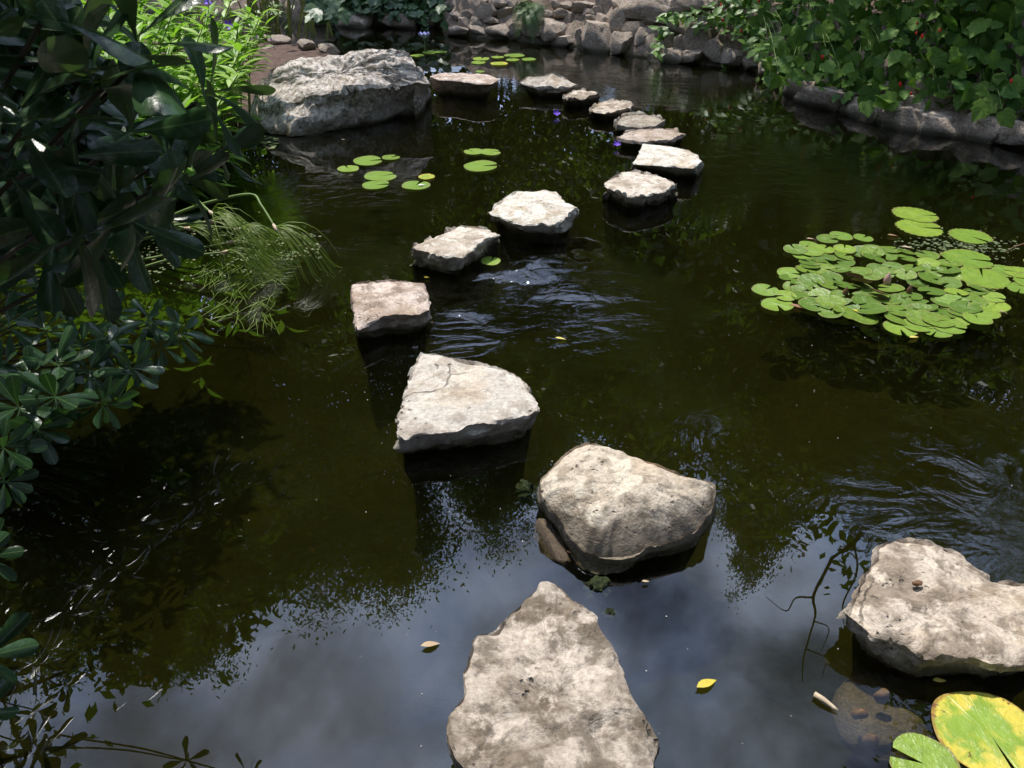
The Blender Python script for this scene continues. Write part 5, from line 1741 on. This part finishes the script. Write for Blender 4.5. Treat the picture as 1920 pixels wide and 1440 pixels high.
# ------------------------------------------------------------------ fallen leaves, twig, litter
FL = {k: leaf_mesh('fallen_leaf', OV, M[k], .25, .35, .3, .2, 6) for k in ('yellow', 'tanleaf', 'brownleaf')}
for lb, px, py, wp, k, rz in [
        ('yellow leaf floating left of the twig near the bottom right', 1306, 1290, 50, 'yellow', -1.1),
        ('small yellow leaf floating in the ripples right of the row of stones', 1041, 634, 22, 'yellow', -1.7),
        ('tan curled leaf floating at the lower left of the nearest stepping stone', 789, 1212, 38, 'tanleaf', -1.3),
        ('small tan leaf in the dark reflection below the big rounded stepping stone', 1203, 1091, 16, 'tanleaf', -1.5),
        ('yellow-green leaf at the lower edge of the dense lily cluster', 1705, 634, 26, 'yellow', -1.2),
        ('pinkish brown leaf at the lower left of the dense lily cluster', 1480, 572, 36, 'brownleaf', -1.9),
        ('pale leaf at the upper left of the dense lily cluster', 1512, 448, 20, 'tanleaf', -1.5),
        ('yellow leaf lying on the lower pads of the dense lily cluster', 1598, 582, 26, 'yellow', -2.0),
        ('brown oak leaf floating behind the dense lily cluster', 1664, 441, 24, 'brownleaf', -1.6),
        ('pink leaf on the rear pads of the dense lily cluster', 1690, 463, 26, 'tanleaf', -1.7),
        ('brown leaf stuck to the right side of the squarish stepping stone', 811, 608, 16, 'brownleaf', .2),
        ('tiny yellow leaf between the squarish and the kite-shaped stepping stones', 795, 521, 11, 'yellow', -1.3),
        ('pinkish leaf at the right tip of the dense lily cluster', 1873, 583, 16, 'tanleaf', -2.2),
        ('tan leaf on the water in front of the boulder', 640, 262, 9, 'tanleaf', -1.4),
        ('green-yellow leaf at the foot of the wide right stepping stone', 1748, 1277, 30, 'yellow', -1.5),
        ('brown leaf in the water at the left foot of the big rounded stepping stone', 1063, 1034, 16, 'brownleaf', -2.2)]:
    q = P(px, py, .010)
    dep = (q[1] * AX[1] + (q[2] - CAM_H) * AX[2])
    s = wp * dep / FPX
    o = obj('fallen_leaf', FL[k], None, q + np.array([0, 0, .004])); o.scale = (s, s, s); o.rotation_euler = (0, 0, rz)
    tag(o, lb, 'leaf', 'fallen leaves on the water')
a, b = P(1527, 1302, .012), P(1572, 1333, .008)
v, f = tube([np.zeros(3), (b - a) * .35 + np.array([0, 0, .003]), (b - a) * .8, b - a], [.009, .0085, .006, .002], 7)
tag(obj('twig', mesh('twig', v, f, M['wood']), None, a), 'short pale broken twig floating left of the submerged brown rock', 'twig')
# curved brown stalk at the right edge behind the lilies
a = P(1885, 475, .01)
v, f = tube(curve_pts([np.zeros(3), P(1900, 464, .05) - a, P(1925, 455, .05) - a], 4), [.004] * 9, 5)
tag(obj('dead_stalk', mesh('dead_stalk', v, f, M['budbrown']), None, a), 'thin curved brown stalk at the right edge behind the lily cluster', 'stalk')

q = P(784, 347, .016)
o = obj('fallen_petal', leaf_mesh('fallen_petal', OV, M['speck'], .2, .2, 0, 0, 4), None, q); o.scale = (.07, .055, .06); o.rotation_euler = (0, 0, -1.2)
tag(o, 'white petal lying on the rightmost lily pad of the group below the boulder', 'petal')

# litter mat under the papyrus, algae patches behind the lilies, pale specks on the water
def scatter_flat(name, n, sampler, smin, smax, mat, z_=.004):
    V, F = [], []
    for i in range(n):
        px, py = sampler()
        q = P(px, py, z_ + .003 * rnd.random())
        s = rnd.uniform(smin, smax); a = rnd.uniform(0, 6.28); k = rnd.uniform(.45, 1)
        m_ = 7
        b0 = len(V)
        for j in range(m_):
            t_ = 2 * math.pi * j / m_
            x, y = s * math.cos(t_), s * k * math.sin(t_)
            V.append((q[0] + x * math.cos(a) - y * math.sin(a), q[1] + x * math.sin(a) + y * math.cos(a), q[2] + rnd.uniform(0, .25) * s))
        F.append(tuple(range(b0, b0 + m_)))
    return tag(obj(name, mesh(name, V, F, mat, smooth=False)), kind='stuff')


def litter_s():
    while True:
        px, py = rnd.uniform(130, 600), rnd.gauss(472, 26)
        if px < 330: py += 15
        if px > 520 and abs(py - 460) > 28: continue
        if noise.noise(Vector((px * .03, py * .06, 0))) > -.12: return px, py


tag(scatter_flat('floating_litter', 700, litter_s, .004, .012, M['litter']), 'mat of small floating leaves and duckweed under the papyrus heads', 'litter')
M['algae'] = plain_mat('floating_algae', (0.06, 0.085, 0.03), (0.13, 0.16, 0.07), .7, 60, .01)
tag(scatter_flat('floating_algae', 330, lambda: (rnd.gauss(1790, 55), rnd.gauss(462, 11)), .004, .015, M['algae'], .002), 'dull green algae mat floating behind the lily cluster', 'algae')


def speck_s():
    while True:
        px, py = rnd.uniform(380, 1920), 150 + 1250 * rnd.random() ** 1.3
        q = P(px, py)
        if sdist(q[0], q[1]) < -.1: return px, py


tag(scatter_flat('floating_pollen', 150, speck_s, .0009, .0024, M['speck'], .002), 'tiny pale specks of pollen and bubbles scattered on the dark water', 'specks')
tag(scatter_flat('floating_seed', 60, lambda: (rnd.uniform(450, 520), rnd.gauss(266, 5)), .01, .03, M['litter'], .003), 'yellowish bits of leaf floating at the left foot of the boulder', 'litter')
